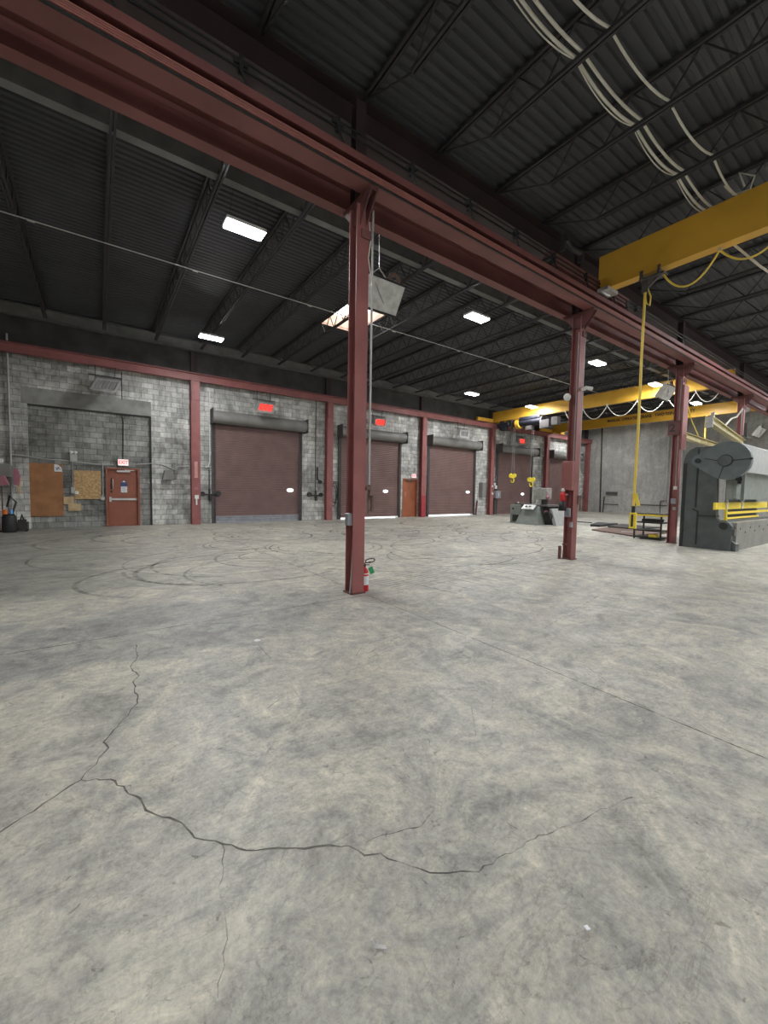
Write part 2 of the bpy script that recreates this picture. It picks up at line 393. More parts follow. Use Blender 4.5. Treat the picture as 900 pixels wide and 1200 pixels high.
# left wall with real openings
DOORS = [(4.03,7.90,4.25),(10.08,13.90,4.25),(16.1,20.1,4.3),(22.4,26.35,4.3),(28.5,32.4,4.3)]
MAN = [(.30,1.28,2.14),(14.24,15.24,2.16)]
ops = sorted([d for d in DOORS] + MAN)
wl = MB(); ZB = 5.95; x = X0
def wseg(a, b, z0, z1, mi=0):
    wl.box(a, b, Y1, Y1+.25, z0, z1, mi)
RX0, RX1, RZ = -1.88, 1.74, 4.23     # bricked-up opening, set back
wseg(X0, RX0, 0, ZB); wseg(RX0, RX1, RZ+.55, ZB); wl.box(RX0-.15, RX1, Y1-.006, Y1+.25, RZ, RZ+.55, 1); wl.box(RX0, RX1, Y1+.005, Y1+.08, RZ-.045, RZ, 4); wl.box(RX1-.055, RX1, Y1+.005, Y1+.08, 0, RZ-.045, 4)  # black boxes paint the shade of the recess gap at lintel and jamb
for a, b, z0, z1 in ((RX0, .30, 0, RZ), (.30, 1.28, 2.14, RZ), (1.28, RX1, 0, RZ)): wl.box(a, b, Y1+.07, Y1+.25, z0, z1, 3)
x = RX1
for a, b, h in ops[1:]:
    wseg(x, a, 0, ZB); wseg(a, b, h, ZB); x = b
wseg(x, X1+.3, 0, ZB)
wl.box(X0, X1+.3, Y1, Y1+.25, ZB, 7.7, 2)
struct(wl.build('wall_left', ['block','lintel','upperwall','block_dark','black']), 'long grey block wall with the roller doors', 'wall')
struct(MB().box(X1, X1+.25, Y0, Y1+.25, 0, 7.7).build('wall_far', 'block_end'), 'pale grey block end wall behind the yellow cranes', 'wall')
struct(MB().box(X0-.25, X1, Y0-.25, Y0, 0, 7.7).build('wall_right', 'block'))
struct(MB().box(X0-.25, X0, Y0, Y1+.25, 0, 7.7).build('wall_near', 'block_end'))
struct(MB().box(-20, 50, Y1+.3, 60, -.12, -.02).build('ground', 'ground'))

# roof deck: real corrugations running along X, with two skylight openings
SK = [(6.47,7.93,10.85,13.2),(23.95,25.35,10.25,12.85)]
dk = MB()
prof = [(0,0),(.028,0),(.045,.04),(.105,.04),(.122,0),(.152,0)]
y = Y0
while y < Y1+.25:
    for i in range(5):
        ya, za = y+prof[i][0], ZD+prof[i][1]; yb, zb = y+prof[i+1][0], ZD+prof[i+1][1]
        cuts = [X0-.2]
        for s0, s1, t0, t1 in SK:
            if t0 <= (ya+yb)/2 <= t1: cuts += [s0, s1]
        cuts.append(X1+.2)
        for a, b in zip(cuts[0::2], cuts[1::2]): dk.add([(a,ya,za),(b,ya,za),(b,yb,zb),(a,yb,zb)], [(0,1,2,3)])
    y += .152
struct(dk.build('ceiling', 'deck'), 'dark corrugated steel roof deck', 'ceiling')
for k, (a, b, c, d) in enumerate(SK):
    t = thing('window_%d' % (k+1), ((a+b)/2, (c+d)/2, ZD), ['bright rectangular skylight behind the foreground column', 'bright striped skylight above the yellow crane'][k], 'skylight', kind='structure')
    m = MB(); z0, z1 = ZD-.02, ZD+.42
    m.box(a-.05, a, c, d, z0, z1); m.box(b, b+.05, c, d, z0, z1); m.box(a-.05, b+.05, c-.05, c, z0, z1); m.box(a-.05, b+.05, d, d+.05, z0, z1)
    m.build('curb', 'curb', t)
    m = MB()
    for i in range(1, 3): xx = a+(b-a)*i/3; m.box(xx-.03, xx+.03, c, d, z1-.06, z1)
    m.build('glazing_bar', 'curb', t)

# ------------------------------------------------------------------ roof joists
JX = [.28 + 1.545*k for k in range(-5, 22)]
def joist(y0, y1, panel, ext0, ext1, label, zt=7.41, zb=6.85, endup=1.2):
    t = thing('roof_joist', (0, y0, zt), label, 'roof joist')
    MB().box(-.055, -.012, y0, y1, zt-.05, zt).box(.012, .055, y0, y1, zt-.05, zt).build('top_chord', 'joist', t)
    b0, b1 = (y0+endup if ext0 is None else ext0), (y1-endup if ext1 is None else ext1)
    MB().box(-.045, -.01, b0, b1, zb, zb+.045).box(.01, .045, b0, b1, zb, zb+.045).build('bottom_chord', 'joist', t)
    w = MB(); n0, n1 = y0+1.2, y1-1.2
    w.bar((0, y0+.05, zt-.05), (0, n0, zb+.02), .024); w.bar((0, y1-.05, zt-.05), (0, n1, zb+.02), .024)
    n = max(2, round((n1-n0)/panel)); p = (n1-n0)/n
    for k in range(n):
        a = n0+k*p
        w.bar((0, a, zb+.02), (0, a+p/2, zt-.03), .02); w.bar((0, a+p/2, zt-.03), (0, a+p, zb+.02), .02)
    w.build('web', 'joist', t)
    return t
ordn = ['first','second','third','fourth','fifth','sixth','seventh','eighth','ninth','tenth','eleventh','twelfth']
jl = joist(5.75, 17.75, .62, 5.85, 17.1, 'x'); jr = joist(-6.2, 5.45, .85, None, None, 'x')
jl2 = None
for side, proto in (('left', jl), ('right', jr)):
    vis = 0
    for i, xj in enumerate(JX):
        if side == 'right' and i == 0: pass
        if side == 'left' and xj < -2: continue
        if side == 'right' and xj < 1: continue
        o = proto if vis == 0 else copy_tree(proto)
        o.location.x = xj
        bay = 'roller door bay' if side == 'left' else 'hanging cable bay'
        if vis < 12: lab = '%s dark roof joist from the camera end, over the %s' % (ordn[vis], bay)
        else: lab = 'far dark roof joist seen among many over the %s' % bay
        o['label'] = lab; o['group'] = 'roof joists over the %s' % bay
        vis += 1
# joists seen between camera and bay start at the right of X<1 are out of frame

# roof girders
o = MB().ix(X0, X1, 5.58, 6.93, 7.41, .34, .03, .03).build('roof_girder', 'umber')
tag(o, 'dark brown roof girder running above the red crane girders', 'roof girder', 'main roof girders')
o = MB().ix(X0, X1, 7.72, 6.95, 7.36, .17, .02, .012).build('roof_beam', 'greybeam')
tag(o, 'thin grey roof beam seen just past the red crane girders', 'roof beam', 'grey roof beams')
o = MB().ix(X0, X1, 17.86, 6.98, 7.36, .22, .02, .012).build('roof_beam', 'greybeam')
tag(o, 'grey roof beam along the top of the roller door wall', 'roof beam', 'grey roof beams')

# long conduit hung under the joists
m = MB(); m.tube([(X0, 11.02, 6.83), (X1-.5, 10.9, 6.83)], .013, 8)
for k in range(10): m.tube([(-1.0+3.05*k-.06, 11.02, 6.83), (-1.0+3.05*k+.06, 11.02, 6.83)], .02, 8)
tag(m.build('ceiling_conduit', 'alum'), 'long thin pale conduit crossing under the roof joists', 'conduit')

# ------------------------------------------------------------------ crane runway girders and columns
o = thing('crane_runway_girder', (0, 4.84, 5.65), 'red crane girder nearest the camera, with thin conductor bars', 'crane girder', 'crane runway girders')
MB().ix(X0, X1, 4.84, 5.65, 5.89, .24, .02, .014).build('beam', 'reddark', o)
MB().box(X0, X1, 4.66, 5.02, 5.892, 5.905).box(X0, X1, 4.66, 4.675, 5.81, 5.892).box(X0, X1, 5.005, 5.02, 5.81, 5.892).build('cap_channel', 'reddark', o)
m = MB()
for k in range(4): m.box(X0, X1, 4.69, 4.708, 5.682+k*.022, 5.697+k*.022)
m.build('conductor_bar', 'copper', o)
MB().box(X0, X1, 4.700, 4.719, 5.652, 5.672).build('shadow_strip', 'black', o)  # black strip draws the shadow line between bottom flange and bars
MB().box(X0, X1, 4.81, 4.87, 5.906, 5.97).build('crane_rail', 'redgrime', o)
m = MB()
m.box(X0, 34, 4.722, 4.738, 6.10, 6.125).box(X0, 34, 4.722, 4.738, 6.19, 6.21)
m.build('power_rail', 'black', o)
for k in range(10):
    xb = 1.35 + 1.2*(k-1)
    b = MB().box(xb-.02, xb+.02, 4.69, 4.77, 6.07, 6.23).bar((xb-.01, 4.70, 6.08), (xb+.09, 4.70, 5.91), .02).box(xb-.07, xb+.07, 4.70, 4.76, 6.13, 6.18)
    b.build('rail_bracket', 'black', o)
o = thing('crane_runway_girder', (0, 5.45, 5.65), 'red crane girder on the door side of the free-standing columns', 'crane girder', 'crane runway girders')
MB().ix(X0, X1, 5.45, 5.65, 6.0, .17, .02, .012).build('beam', 'reddark', o)
MB().box(X0, X1, 5.42, 5.48, 6.0, 6.05).build('crane_rail', 'redgrime', o)
o = thing('crane_runway_girder', (0, 17.8, 5.78), 'red crane girder along the roller door wall', 'crane girder', 'crane runway girders')
MB().ix(X0, X1, 17.78, 5.76, 6.06, .22, .02, .014).build('beam', 'red', o)
MB().box(X0, X1, 17.75, 17.81, 6.06, 6.11).build('crane_rail', 'redgrime', o)

def column(x, label, side='full'):
    o = thing('steel_column', (x, 5.1, 0), label, 'column', 'free-standing crane columns')
    MB().iz(x, 5.1, .02, 5.55, .205, .205, .012, .009).build('shaft', 'red', o)
    MB().bbox(x-.125, x+.125, 4.975, 5.225, .0, .022, .005).build('base_plate', 'redgrime', o)
    b = MB()   # cantilever seat carrying both girders
    for dx in (-.055, .043): b.prism([(5.0,5.25),(4.74,5.58),(4.74,5.64),(5.44,5.64),(5.44,5.60),(5.2,5.34)], 0, x+dx, x+dx+.012)
    b.box(x-.07, x+.07, 4.74, 5.46, 5.61, 5.648); b.box(x-.03, x+.12, 4.975, 4.999, 5.10, 5.22)
    b.build('bracket', 'redgrime', o)
    MB().iz(x, 5.16, 5.65, 7.0, .16, .16, .012, .01).build('upper_post', 'umber', o)
    return o
c1 = column(3.12, 'red steel column in the middle of the floor with the extinguisher at its foot')
MB().tube([(3.055, 5.03, 1.14), (3.055, 5.03, 5.0)], .012, 8).tube([(3.0, 5.03, .02), (3.02, 5.03, .25), (3.055, 5.03, .9), (3.055, 5.03, 1.0)], .012, 8).build('conduit', 'conduit', c1)
MB().bbox(2.955, 3.04, 5.03, 5.13, 1.02, 1.20).build('junction_box', 'steel', c1)
m = MB()
m.tube([(3.30, 5.02, 5.55), (3.30, 5.02, 2.0), (3.30, 5.02, 1.62)], .016, 10).build('air_pipe', 'conduit', c1)
m = MB(); m.box(3.2, 3.33, 5.0, 5.04, 1.56, 1.60); m.tube([(3.22, 4.98, 1.56), (3.30, 4.98, 1.56)], .024, 10)
m.tube([(3.31, 5.02, 1.62), (3.31, 5.02, 1.40)], .02, 10); m.tube([(3.29, 5.0, 1.46), (3.36, 5.0, 1.46)], .014, 8)
m.tube([(3.36, 5.02, 1.45), (3.37, 5.02, 1.3), (3.35, 5.02, 1.22)], .03, 10); m.bar((3.27, 5.0, 1.36), (3.27, 5.0, 1.5), .012); m.tube([(3.30, 5.02, 1.40), (3.29, 5.02, 1.18)], .012, 8)
m.build('valve', 'rust', c1)
MB().tube([(3.22, 4.99, 5.35), (3.245, 4.99, 5.1), (3.21, 4.99, 4.85), (3.28, 4.99, 4.5)], .008, 6).build('hanging_wire', 'cable', c1)

c2 = column(9.03, 'red steel column with grey switch boxes and two white cameras')
MB().tube([(8.96, 5.05, 2.25), (8.96, 5.05, 5.2)], .014, 8).build('conduit', 'conduit', c2)
MB().tube([(9.17, 5.02, 1.3), (9.17, 5.02, 5.2)], .014, 8).build('conduit', 'conduit', c2)
MB().bbox(8.80, 8.90, 4.98, 5.24, 1.62, 2.28).build('red_panel', 'red', c2)
MB().bbox(8.84, 8.92, 5.03, 5.15, 1.00, 1.20).box(8.833, 8.84, 5.06, 5.10, 1.08, 1.14).build('switch_box', 'steel', c2)
MB().bbox(8.87, 8.93, 4.98, 5.04, .76, .88).tube([(8.865, 5.01, .82), (8.86, 5.01, .82)], .02, 12).build('switch_box', 'steel', c2)
MB().box(9.13, 9.26, 4.99, 5.03, 1.28, 1.33).tube([(9.24, 5.0, 1.5), (9.24, 5.0, 1.15)], .02, 8).box(9.10, 9.2, 4.975, 5.0, 1.30, 1.5).build('valve', 'rust', c2)
MB().bar((8.78, 5.12, .36), (8.93, 5.08, .36), .03, .04).build('lug', 'redgrime', c2)
def camera_unit(c, label):
    o = thing('security_camera', c, label, 'camera', 'white security cameras')
    MB().tube([(c[0], c[1]+.06, c[2]), (c[0], c[1]-.02, c[2])], .05, 12).build('mount', 'white', o)
    MB().tube([(c[0]-.02, c[1]-.03, c[2]+.02), (c[0]+.14, c[1]-.10, c[2]+.0)], [.035, .05], 12).build('housing', 'white', o)
    MB().tube([(c[0]+.141, c[1]-.10, c[2]), (c[0]+.146, c[1]-.103, c[2])], .028, 12).build('lens', 'black', o)
camera_unit((9.06, 4.93, 3.93), 'white bullet camera on the right face of the column with switch boxes')
m = thing('security_camera', (8.86, 5.2, 3.75), 'white dome camera on the back edge of the column with switch boxes', 'camera', 'white security cameras')
MB().lathe([(0, -.09), (.05, -.07), (.075, -.02), (.08, .03), (.04, .08), (0, .09)], (8.84, 5.2, 3.75), 14).box(8.84, 8.93, 5.18, 5.2, 3.73, 3.77).build('dome', 'white', m)

c3 = column(15.1, 'dark red column in front of the press brake with a number plate')
MB().tube([(15.03, 5.05, 1.8), (15.03, 5.05, 5.2)], .014, 8).build('conduit', 'conduit', c3)
MB().box(14.98, 15.36, 4.94, 4.985, 3.0, 5.0).build('face_plate', 'red', c3)
pl = MB().box(14.95, 14.975, 5.0, 5.32, 3.45, 3.9).build('number_plate', 'redgrime', c3)
text('number', '2', .34, (14.945, 5.2, 3.67), FACE_X, 'ink', c3, bold=.01)
MB().bbox(14.97, 15.0, 4.99, 5.09, 1.72, 1.83).bbox(14.955, 14.97, 5.01, 5.07, 1.75, 1.80).build('switch_box', 'white', c3)
MB().bbox(14.95, 15.0, 5.0, 5.14, 1.27, 1.44).build('switch_box', 'steel', c3)
MB().bbox(14.97, 15.0, 4.99, 5.08, 1.07, 1.17).build('switch_box', 'steel', c3)
c4 = column(21.6, 'dark red column behind the press brake')
MB().tube([(21.53, 5.05, 3.3), (21.53, 5.05, 5.2)], .016, 8).build('conduit', 'conduit', c4)
column(27.7, 'dark red column furthest back at the right edge of the view')

# wall columns
for i, (xc, lab) in enumerate([(-2.78,'beside the clutter at the left end of the door wall'),(3.26,'between the brown exit door and the first roller door'),(9.33,'between the first and second roller doors'),(15.45,'beside the narrow orange-brown door'),(21.5,'between the third and fourth roller doors'),(27.8,'between the fourth and last roller doors'),(33.8,'in the corner with the far end wall')]):
    o = thing('wall_column', (xc, 17.85, 0), 'red steel wall column ' + lab, 'column', 'red columns along the door wall', 'thing')
    MB().iz(xc, 17.83, 0, 5.76, .33, .26, .02, .012).build('shaft', 'red', o)
    MB().box(xc-.165, xc+.165, 17.69, 17.70, 5.2, 5.32).box(xc-.14, xc+.14, 17.66, 17.69, 5.0, 5.74).build('cap_plate', 'red', o)
    MB().box(xc-.12, xc+.12, 17.92, 18.08, 6.13, 6.97).build('upper_post', 'umber', o)
    if i == 1:
        MB().box(xc-.06, xc+.06, 17.694, 17.699, 1.9, 2.55).box(xc-.07, xc+.07, 17.69, 17.694, 1.9, 1.93).build('sticker', mat('faded_sticker', (.55, .27, .24), .6), o)
        MB().box(xc-.06, xc+.06, 17.694, 17.699, 1.42, 1.52).build('sticker', 'pink', o)
        MB().bbox(xc-.07, xc+.08, 17.62, 17.698, 1.05, 1.2).box(xc-.02, xc+.03, 17.65, 17.698, .8, 1.05).build('outlet_box', 'white', o)
    if i == 3: MB().box(xc-.16, xc+.16, 17.672, 17.699, .0, 1.25).build('guard_plate', 'guardred', o)
    if i == 4: MB().bbox(xc-.05, xc+.05, 17.62, 17.698, 1.35, 1.5).box(xc-.04, xc+.04, 17.67, 17.698, 1.85, 2.0).build('outlet_box', 'white', o)

# ------------------------------------------------------------------ doors
def roller(n, a, b, h, label, gap, lit, win):
    t = thing('door_%d' % n, ((a+b)/2, 18.02, 0), label, 'roller door', 'roller doors', 'structure')
    m = MB(); z = .30 + gap; p = .078
    while z < h + .02:
        y = 18.10
        pr = [(y, z), (y-.022, z+.012), (y-.026, z+.05), (y-.004, z+.066), (y, z+p)]
        for (y0, z0), (y1, z1) in zip(pr[:-1], pr[1:]): m.add([(a-.02,y0,z0),(b+.02,y0,z0),(b+.02,y1,z1),(a-.02,y1,z1)], [(0,1,2,3)])
        z += p
    m.add([(a,18.12,.3+gap),(b,18.12,.3+gap),(b,18.12,h),(a,18.12,h)], [(0,1,2,3)])
    m.build('curtain', 'slat', t)
    m = MB(); z = gap
    while z < .30 + gap - .01:
        m.add([(a,18.10,z),(b,18.10,z),(b,18.07,z+.03),(a,18.07,z+.03),(b,18.07,z+.08),(a,18.07,z+.08),(b,18.10,z+.1),(a,18.10,z+.1)], [(0,1,2,3),(3,2,4,5),(5,4,6,7)]); z += .1
    m.box(a, b, 18.06, 18.10, gap, gap+.035)
    o = m.build('bottom_rail', 'steel' if lit == 1 else 'slat', t)
    for s, xx in ((0, a), (1, b)):
        MB().box(xx-(.10 if s == 0 else 0), xx+(0 if s == 0 else .10), 18.0, 18.1, 0, h+.05).box(xx-(.03 if s == 0 else .05), xx+(.05 if s == 0 else .03), 18.0, 18.03, 0, h+.05).build('guide_rail', 'guide', t)
    pts = [(18.1, h-.05)] + [(17.84 - .26*math.sin(q*PI/12), h+.21-.26*math.cos(q*PI/12)) for q in range(0, 13)] + [(18.1, h+.47)]
    MB().prism(pts, 0, a-.12, b+.17, smooth=True).build('hood', 'hood', t)
    for xx in (a-.15, b+.17): MB().box(xx, xx+.03, 17.54, 18.1, h-.1, h+.52).build('end_bracket', 'guide', t)
    if win:
        wx, wz = win; pr = [(wx+.16*math.copysign(abs(math.cos(q*PI/8))**.7, math.cos(q*PI/8)), wz+.075*math.sin(q*PI/8)) for q in range(16)]
        MB().prism(pr, 1, 18.055, 18.068).build('vision_pane', 'daylight', t)
    return t
labs = ['brown ribbed roller door with grey bottom rail, first from the brown exit door', 'brown roller door partly hidden by the foreground column, daylight under it', 'brown roller door with vertical scuffs, just past the orange-brown door', 'brown roller door behind the grey machine and crane hooks', 'last brown roller door, near the far end wall']
wins = [(7.42,1.45),(12.98,1.47),(19.55,1.5),(25.35,1.42),None]
for i, (a, b, h) in enumerate(DOORS): roller(i+1, a, b, h, labs[i], [.0, .07, .09, .0, .0][i], 1 if i == 0 else 0, wins[i])
# pale leakage strip outside the raised doors is real daylight from the yard

def man_door(n, a, b, h, label, m_, full):
    t = thing('door_%d' % n, ((a+b)/2, 18.1, 0), label, 'exit door', None, 'structure')
    MB().box(a-.05, a+.02, 18.08, 18.38, -.01, h+.05).box(b-.02, b+.05, 18.08, 18.38, -.01, h+.05).box(a+.02, b-.02, 18.08, 18.38, h-.01, h+.05).build('door_frame', m_, t)
    MB().box(a+.01, b-.01, 18.22, 18.26, .0, h+.0).bbox(a+.025, b-.025, 18.17, 18.215, .01, h-.015, .004).build('door_leaf', m_, t)
    if full:
        MB().box(a+.05, b-.03, 18.12, 18.15, .98, 1.05).box(a+.05, a+.12, 18.10, 18.17, .92, 1.1).box(b-.09, b-.04, 18.12, 18.17, .97, 1.06).build('push_bar', 'alum', t)
        MB().tube([(a+.17, 18.16, 1.4), (a+.17, 18.12, 1.42), (a+.17, 18.12, 1.75), (a+.17, 18.16, 1.77)], .012, 8).build('door_handle', 'alum', t)
        MB().box(a+.10, a+.14, 18.155, 18.17, 1.38, 1.8).tube([(a+.12, 18.17, 1.3), (a+.12, 18.15, 1.3)], .035, 12).build('lock_plate', 'black', t)
        MB().box(a+.42, a+.62, 18.158, 18.169, 1.27, 1.50).build('notice', 'paper', t)
        s = MB().prism([(a+.41,1.50),(a+.63,1.50),(a+.63,1.62),(a+.56,1.70),(a+.52,1.75),(a+.48,1.70),(a+.41,1.62)], 1, 18.158, 18.169).build('notice', 'navy', t)
        MB().prism([(a+.46,1.66),(a+.58,1.66),(a+.52,1.73)], 1, 18.154, 18.158).build('notice_emblem', 'paper', t)
        for k in range(4): MB().box(a+.45, a+.45+[.13,.10,.14,.09][k], 18.155, 18.158, 1.46-.045*k, 1.468-.045*k).build('notice_line', 'navy', t)
    else:
        MB().tube([(a+.2, 18.16, 1.2), (a+.2, 18.12, 1.22), (a+.2, 18.12, 1.42), (a+.2, 18.16, 1.44)], .012, 8).build('door_handle', 'alum', t)
    MB().box(a+.30, a+.72, 18.09, 18.16, h-.10, h-.04).bar((a+.55, 18.10, h-.03), (a+.85, 18.05, h-.03), .03).build('door_closer', 'alum' if full else 'guide', t)
man_door(6, .30, 1.28, 2.14, 'brown steel exit door with push bar and paper notices', 'brown', True)
man_door(7, 14.24, 15.24, 2.16, 'narrow orange-brown steel door beside a wall column', 'brown2', False)
def exit_sign(x, z, y, label, w=.34):
    t = thing('exit_sign', (x, y, z), label, 'exit sign', 'exit signs')
    MB().bbox(x-w/2, x+w/2, y-.05, y+.03, z-.12, z+.12).build('housing', 'white', t)
    MB().box(x-w/2+.012, x+w/2-.012, y-.056, y-.0505, z-.105, z+.105).build('face', 'exitface', t)
    text('lettering', 'EXIT', .18, (x, y-.06, z), FACE_Y, 'exitred', t, sx=.80, bold=.006)
exit_sign(.80, 2.40, 18.12, 'red and white EXIT sign above the brown exit door')
exit_sign(14.95, 2.38, 18.05, 'red and white EXIT sign above the orange-brown door')

# ------------------------------------------------------------------ LED high bays
def led(x, y, z, label, m_='led', L=.74):
    t = thing('high_bay_light', (x, y, z), label, 'ceiling light', 'LED high bay lights')
    MB().box(x-L/2, x+L/2, y-.17, y+.17, z+.012, z+.07).box(x-.2, x+.2, y-.06, y+.06, z+.07, z+.12).build('housing', 'white', t)
    MB().box(x-L/2+.02, x+L/2-.02, y-.155, y-.02, z-.005, z+.012).build('diffuser', m_, t)
    MB().box(x-L/2+.02, x+L/2-.02, y+.02, y+.155, z-.005, z+.012).build('diffuser', m_, t)
    m = MB()
    for sx in (-.3, .3): m.bar((x+sx, y, z+.07), (x+sx*.6, y, ZD+.01), .006)
    m.build('suspension_wire', 'black', t)
LV = [(2.40,8.15,'ceiling light left of the foreground column, larger and higher of two'),(3.18,14.55,'ceiling light above the wall column beside the brown exit door'),(8.93,8.09,'ceiling light right of the skylight and foreground column'),
      (15.64,14.36,'ceiling light above the third roller door'),(20.6,14.28,'ceiling light just above the yellow crane hoist'),(15.59,8.01,'ceiling light touching the column with the cameras'),(20.59,7.92,'ceiling light between pendant rope and number-plate column'),
      (30.55,15.6,'small ceiling light between the two far yellow cranes'),(26.4,8.14,'small ceiling light right of the number-plate column')]
for x, y, l in LV: led(x, y, 6.9 if x > 30 else 6.5, l)
for x, y in ((-4,1.8),(2.2,-1.6),(-4,-8),(3.2,-8),(12.6,-1.6),(17.2,-1.4),(22,-2.6),(10.5,-8),(16.8,1.9),(17,-6.5),(23,.6),(29,.6),(30.8,3.0),(31,-3),(24,-7)):  # unseen lights added to brighten the floor and the end wall
    led(x, y, 6.62, 'added ceiling light behind or beside the camera, unseen, brightening the room')

# ------------------------------------------------------------------ yellow bridge cranes
def bridge(xc, y0, y1, zb, zt, w, label, yc_end):
    t = thing('bridge_crane', (xc, (y0+y1)/2, zb), label, 'crane', 'yellow bridge cranes')
    m = MB(); d = .35
    m.box(xc-w/2, xc+w/2, y0, y1, zb, zb+.025)
    m.box(xc-w/2+.03, xc+w/2-.03, y0, y1, zt-.02, zt)
    m.box(xc-.10, xc-.09, y0, y1, zb+.025, zt-.02); m.box(xc+.09, xc+.10, y0, y1, zb+.025, zt-.02)
    m.build('girder', 'yellow', t)
    return t
ca = bridge(9.28, -9.5, 4.78, 6.05, 6.80, .24, 'large yellow crane girder crossing at upper right', None)
m = MB(); m.bbox(7.3, 10.6, 4.74, 4.94, 6.05, 6.30, .02); m.build('end_truck', 'redgrime', ca)
MB().tube([(7.35, 4.72, 6.12), (7.35, 4.96, 6.12)], .085, 16).build('wheel', 'darkpipe', ca)
MB().tube([(10.5, 4.72, 6.12), (10.5, 4.96, 6.12)], .085, 16).build('wheel', 'darkpipe', ca)
MB().box(9.05, 9.5, 4.5, 4.73, 5.98, 6.05).tube([(9.1, 4.66, 6.0), (9.2, 4.6, 5.92), (9.35, 4.62, 5.96)], .03, 8).build('stop_bracket', 'galv', ca)
MB().tube([(7.55, 4.62, 6.5), (7.8, 4.62, 6.42), (8.1, 4.62, 6.45)], .05, 10).box(7.5, 7.56, 4.6, 4.7, 6.3, 6.6).box(8.15, 8.21, 4.6, 4.7, 6.3, 6.5).build('drive_motor', 'darkpipe', ca)
cb = bridge(21.45, 5.35, 17.7, 6.12, 6.78, .22, 'yellow crane girder with blue-black hoist over the roller doors', None)
MB().bbox(19.9, 23.0, 17.68, 17.88, 6.12, 6.34, .02).build('end_truck', 'yellow', cb)
MB().bbox(19.9, 23.0, 5.37, 5.53, 6.06, 6.30, .02).build('end_truck', 'yellow', cb)
h = MB()
h.cyl((21.25, 16.3, 5.82), (21.25, 17.15, 5.82), .16, 16).box(21.1, 21.4, 16.5, 16.8, 5.45, 5.75).box(21.2, 21.5, 16.9, 17.0, 5.5, 6.1)
h.build('trolley_motor', 'darkblue', cb)
h = MB(); h.cyl((21.25, 13.9, 5.80), (21.25, 15.45, 5.80), .24, 20).box(21.0, 21.5, 14.0, 15.4, 5.95, 6.1); h.build('hoist_drum', 'darkblue', cb)
MB().cyl((21.25, 15.45, 5.76), (21.25, 15.7, 5.76), .30, 20).cyl((21.25, 15.7, 5.76), (21.25, 15.75, 5.76), .18, 16).build('rope_guide', 'yellow', cb)
MB().bbox(21.0, 21.4, 13.4, 14.0, 5.3, 5.75).box(21.1, 21.35, 14.6, 15.0, 5.3, 5.55).bbox(21.05, 21.35, 12.9, 13.3, 5.4, 5.85).build('control_box', 'guide', cb)
MB().box(21.2, 21.3, 16.05, 16.12, 4.6, 6.1).build('hanger_post', 'guide', cb)
def hook(x, y, z, zr, label):
    t = thing('crane_hook', (x, y, z), label, 'hook block', 'yellow hook blocks on the crane')
    m = MB()
    for s in (-1, 1): m.cyl((x-.05, y+s*.13, z+.33), (x+.05, y+s*.13, z+.33), .13, 14)
    m.box(x-.06, x+.06, y-.12, y+.12, z+.18, z+.36); m.build('sheave_block', 'yellowbr', t)
    MB().tube([(x, y+.11*math.sin(a), z+.02-.13*math.cos(a)+.02) for a in [q*PI/8 for q in range(-7, 6)]], .035, 8).build('hook', 'yellowbr', t)
    m = MB()
    for s in (-1, 1): m.bar((x, y+s*.08, z+.4), (x, y+s*.05, zr), .012)
    m.build('rope', 'galv', t)
hook(21.3, 15.95, 2.25, 5.6, 'larger yellow hook block hanging before the fourth roller door')
hook(21.3, 14.6, 2.0, 5.6, 'smaller yellow hook hanging lower, right of the hook block')
def loops(t, xc, ys, zt, sag, r, m_):
    m = MB()
    for (a, b), s in zip(zip(ys[:-1], ys[1:]), sag):
        pts = [(xc, a+(b-a)*k/14, zt - s*4*(k/14)*(1-k/14)) for k in range(15)]
        m.tube(pts, r, 8)
    m.build('festoon_cable', m_, t)
    m = MB()
    for y in ys: m.box(xc-.03, xc+.03, y-.025, y+.025, zt-.02, zt+.08)
    m.build('cable_trolley', 'galv', t)
loops(cb, 21.3, [12.6,11.6,10.35,8.95,7.7,6.6,5.7], 6.06, [.6,.6,.62,.6,.62,.5], .02, 'cable')
loops(ca, 9.3, [3.58,2.65,1.75,.8,-.2], 6.02, [.45,.33,.4,.4], .018, 'yellowcab')
cc = bridge(28.35, 5.35, 17.7, 6.08, 6.72, .22, 'furthest yellow crane girder with dark lettering along its side', None)
MB().bbox(26.8, 29.9, 17.68, 17.88, 6.12, 6.34, .02).build('end_truck', 'yellow', cc)
MB().bbox(26.8, 29.9, 5.37, 5.53, 6.06, 6.30, .02).build('end_truck', 'yellow', cc)
text('lettering', 'MANUAL OPERATED CRANE   TWO TON CAPACITY', .26, (28.25, 11.2, 6.46), FACE_X, 'ink', cc, sx=.80, bold=.008)
MB().bbox(28.2, 28.25, 6.3, 6.75, 6.05, 6.62).build('end_plate', 'steel', cc)
MB().tube([(28.1, 16.9, 5.95), (28.1, 17.4, 6.15), (28.1, 17.6, 6.1)], .08, 8).build('drive_motor', 'yellow', cc)

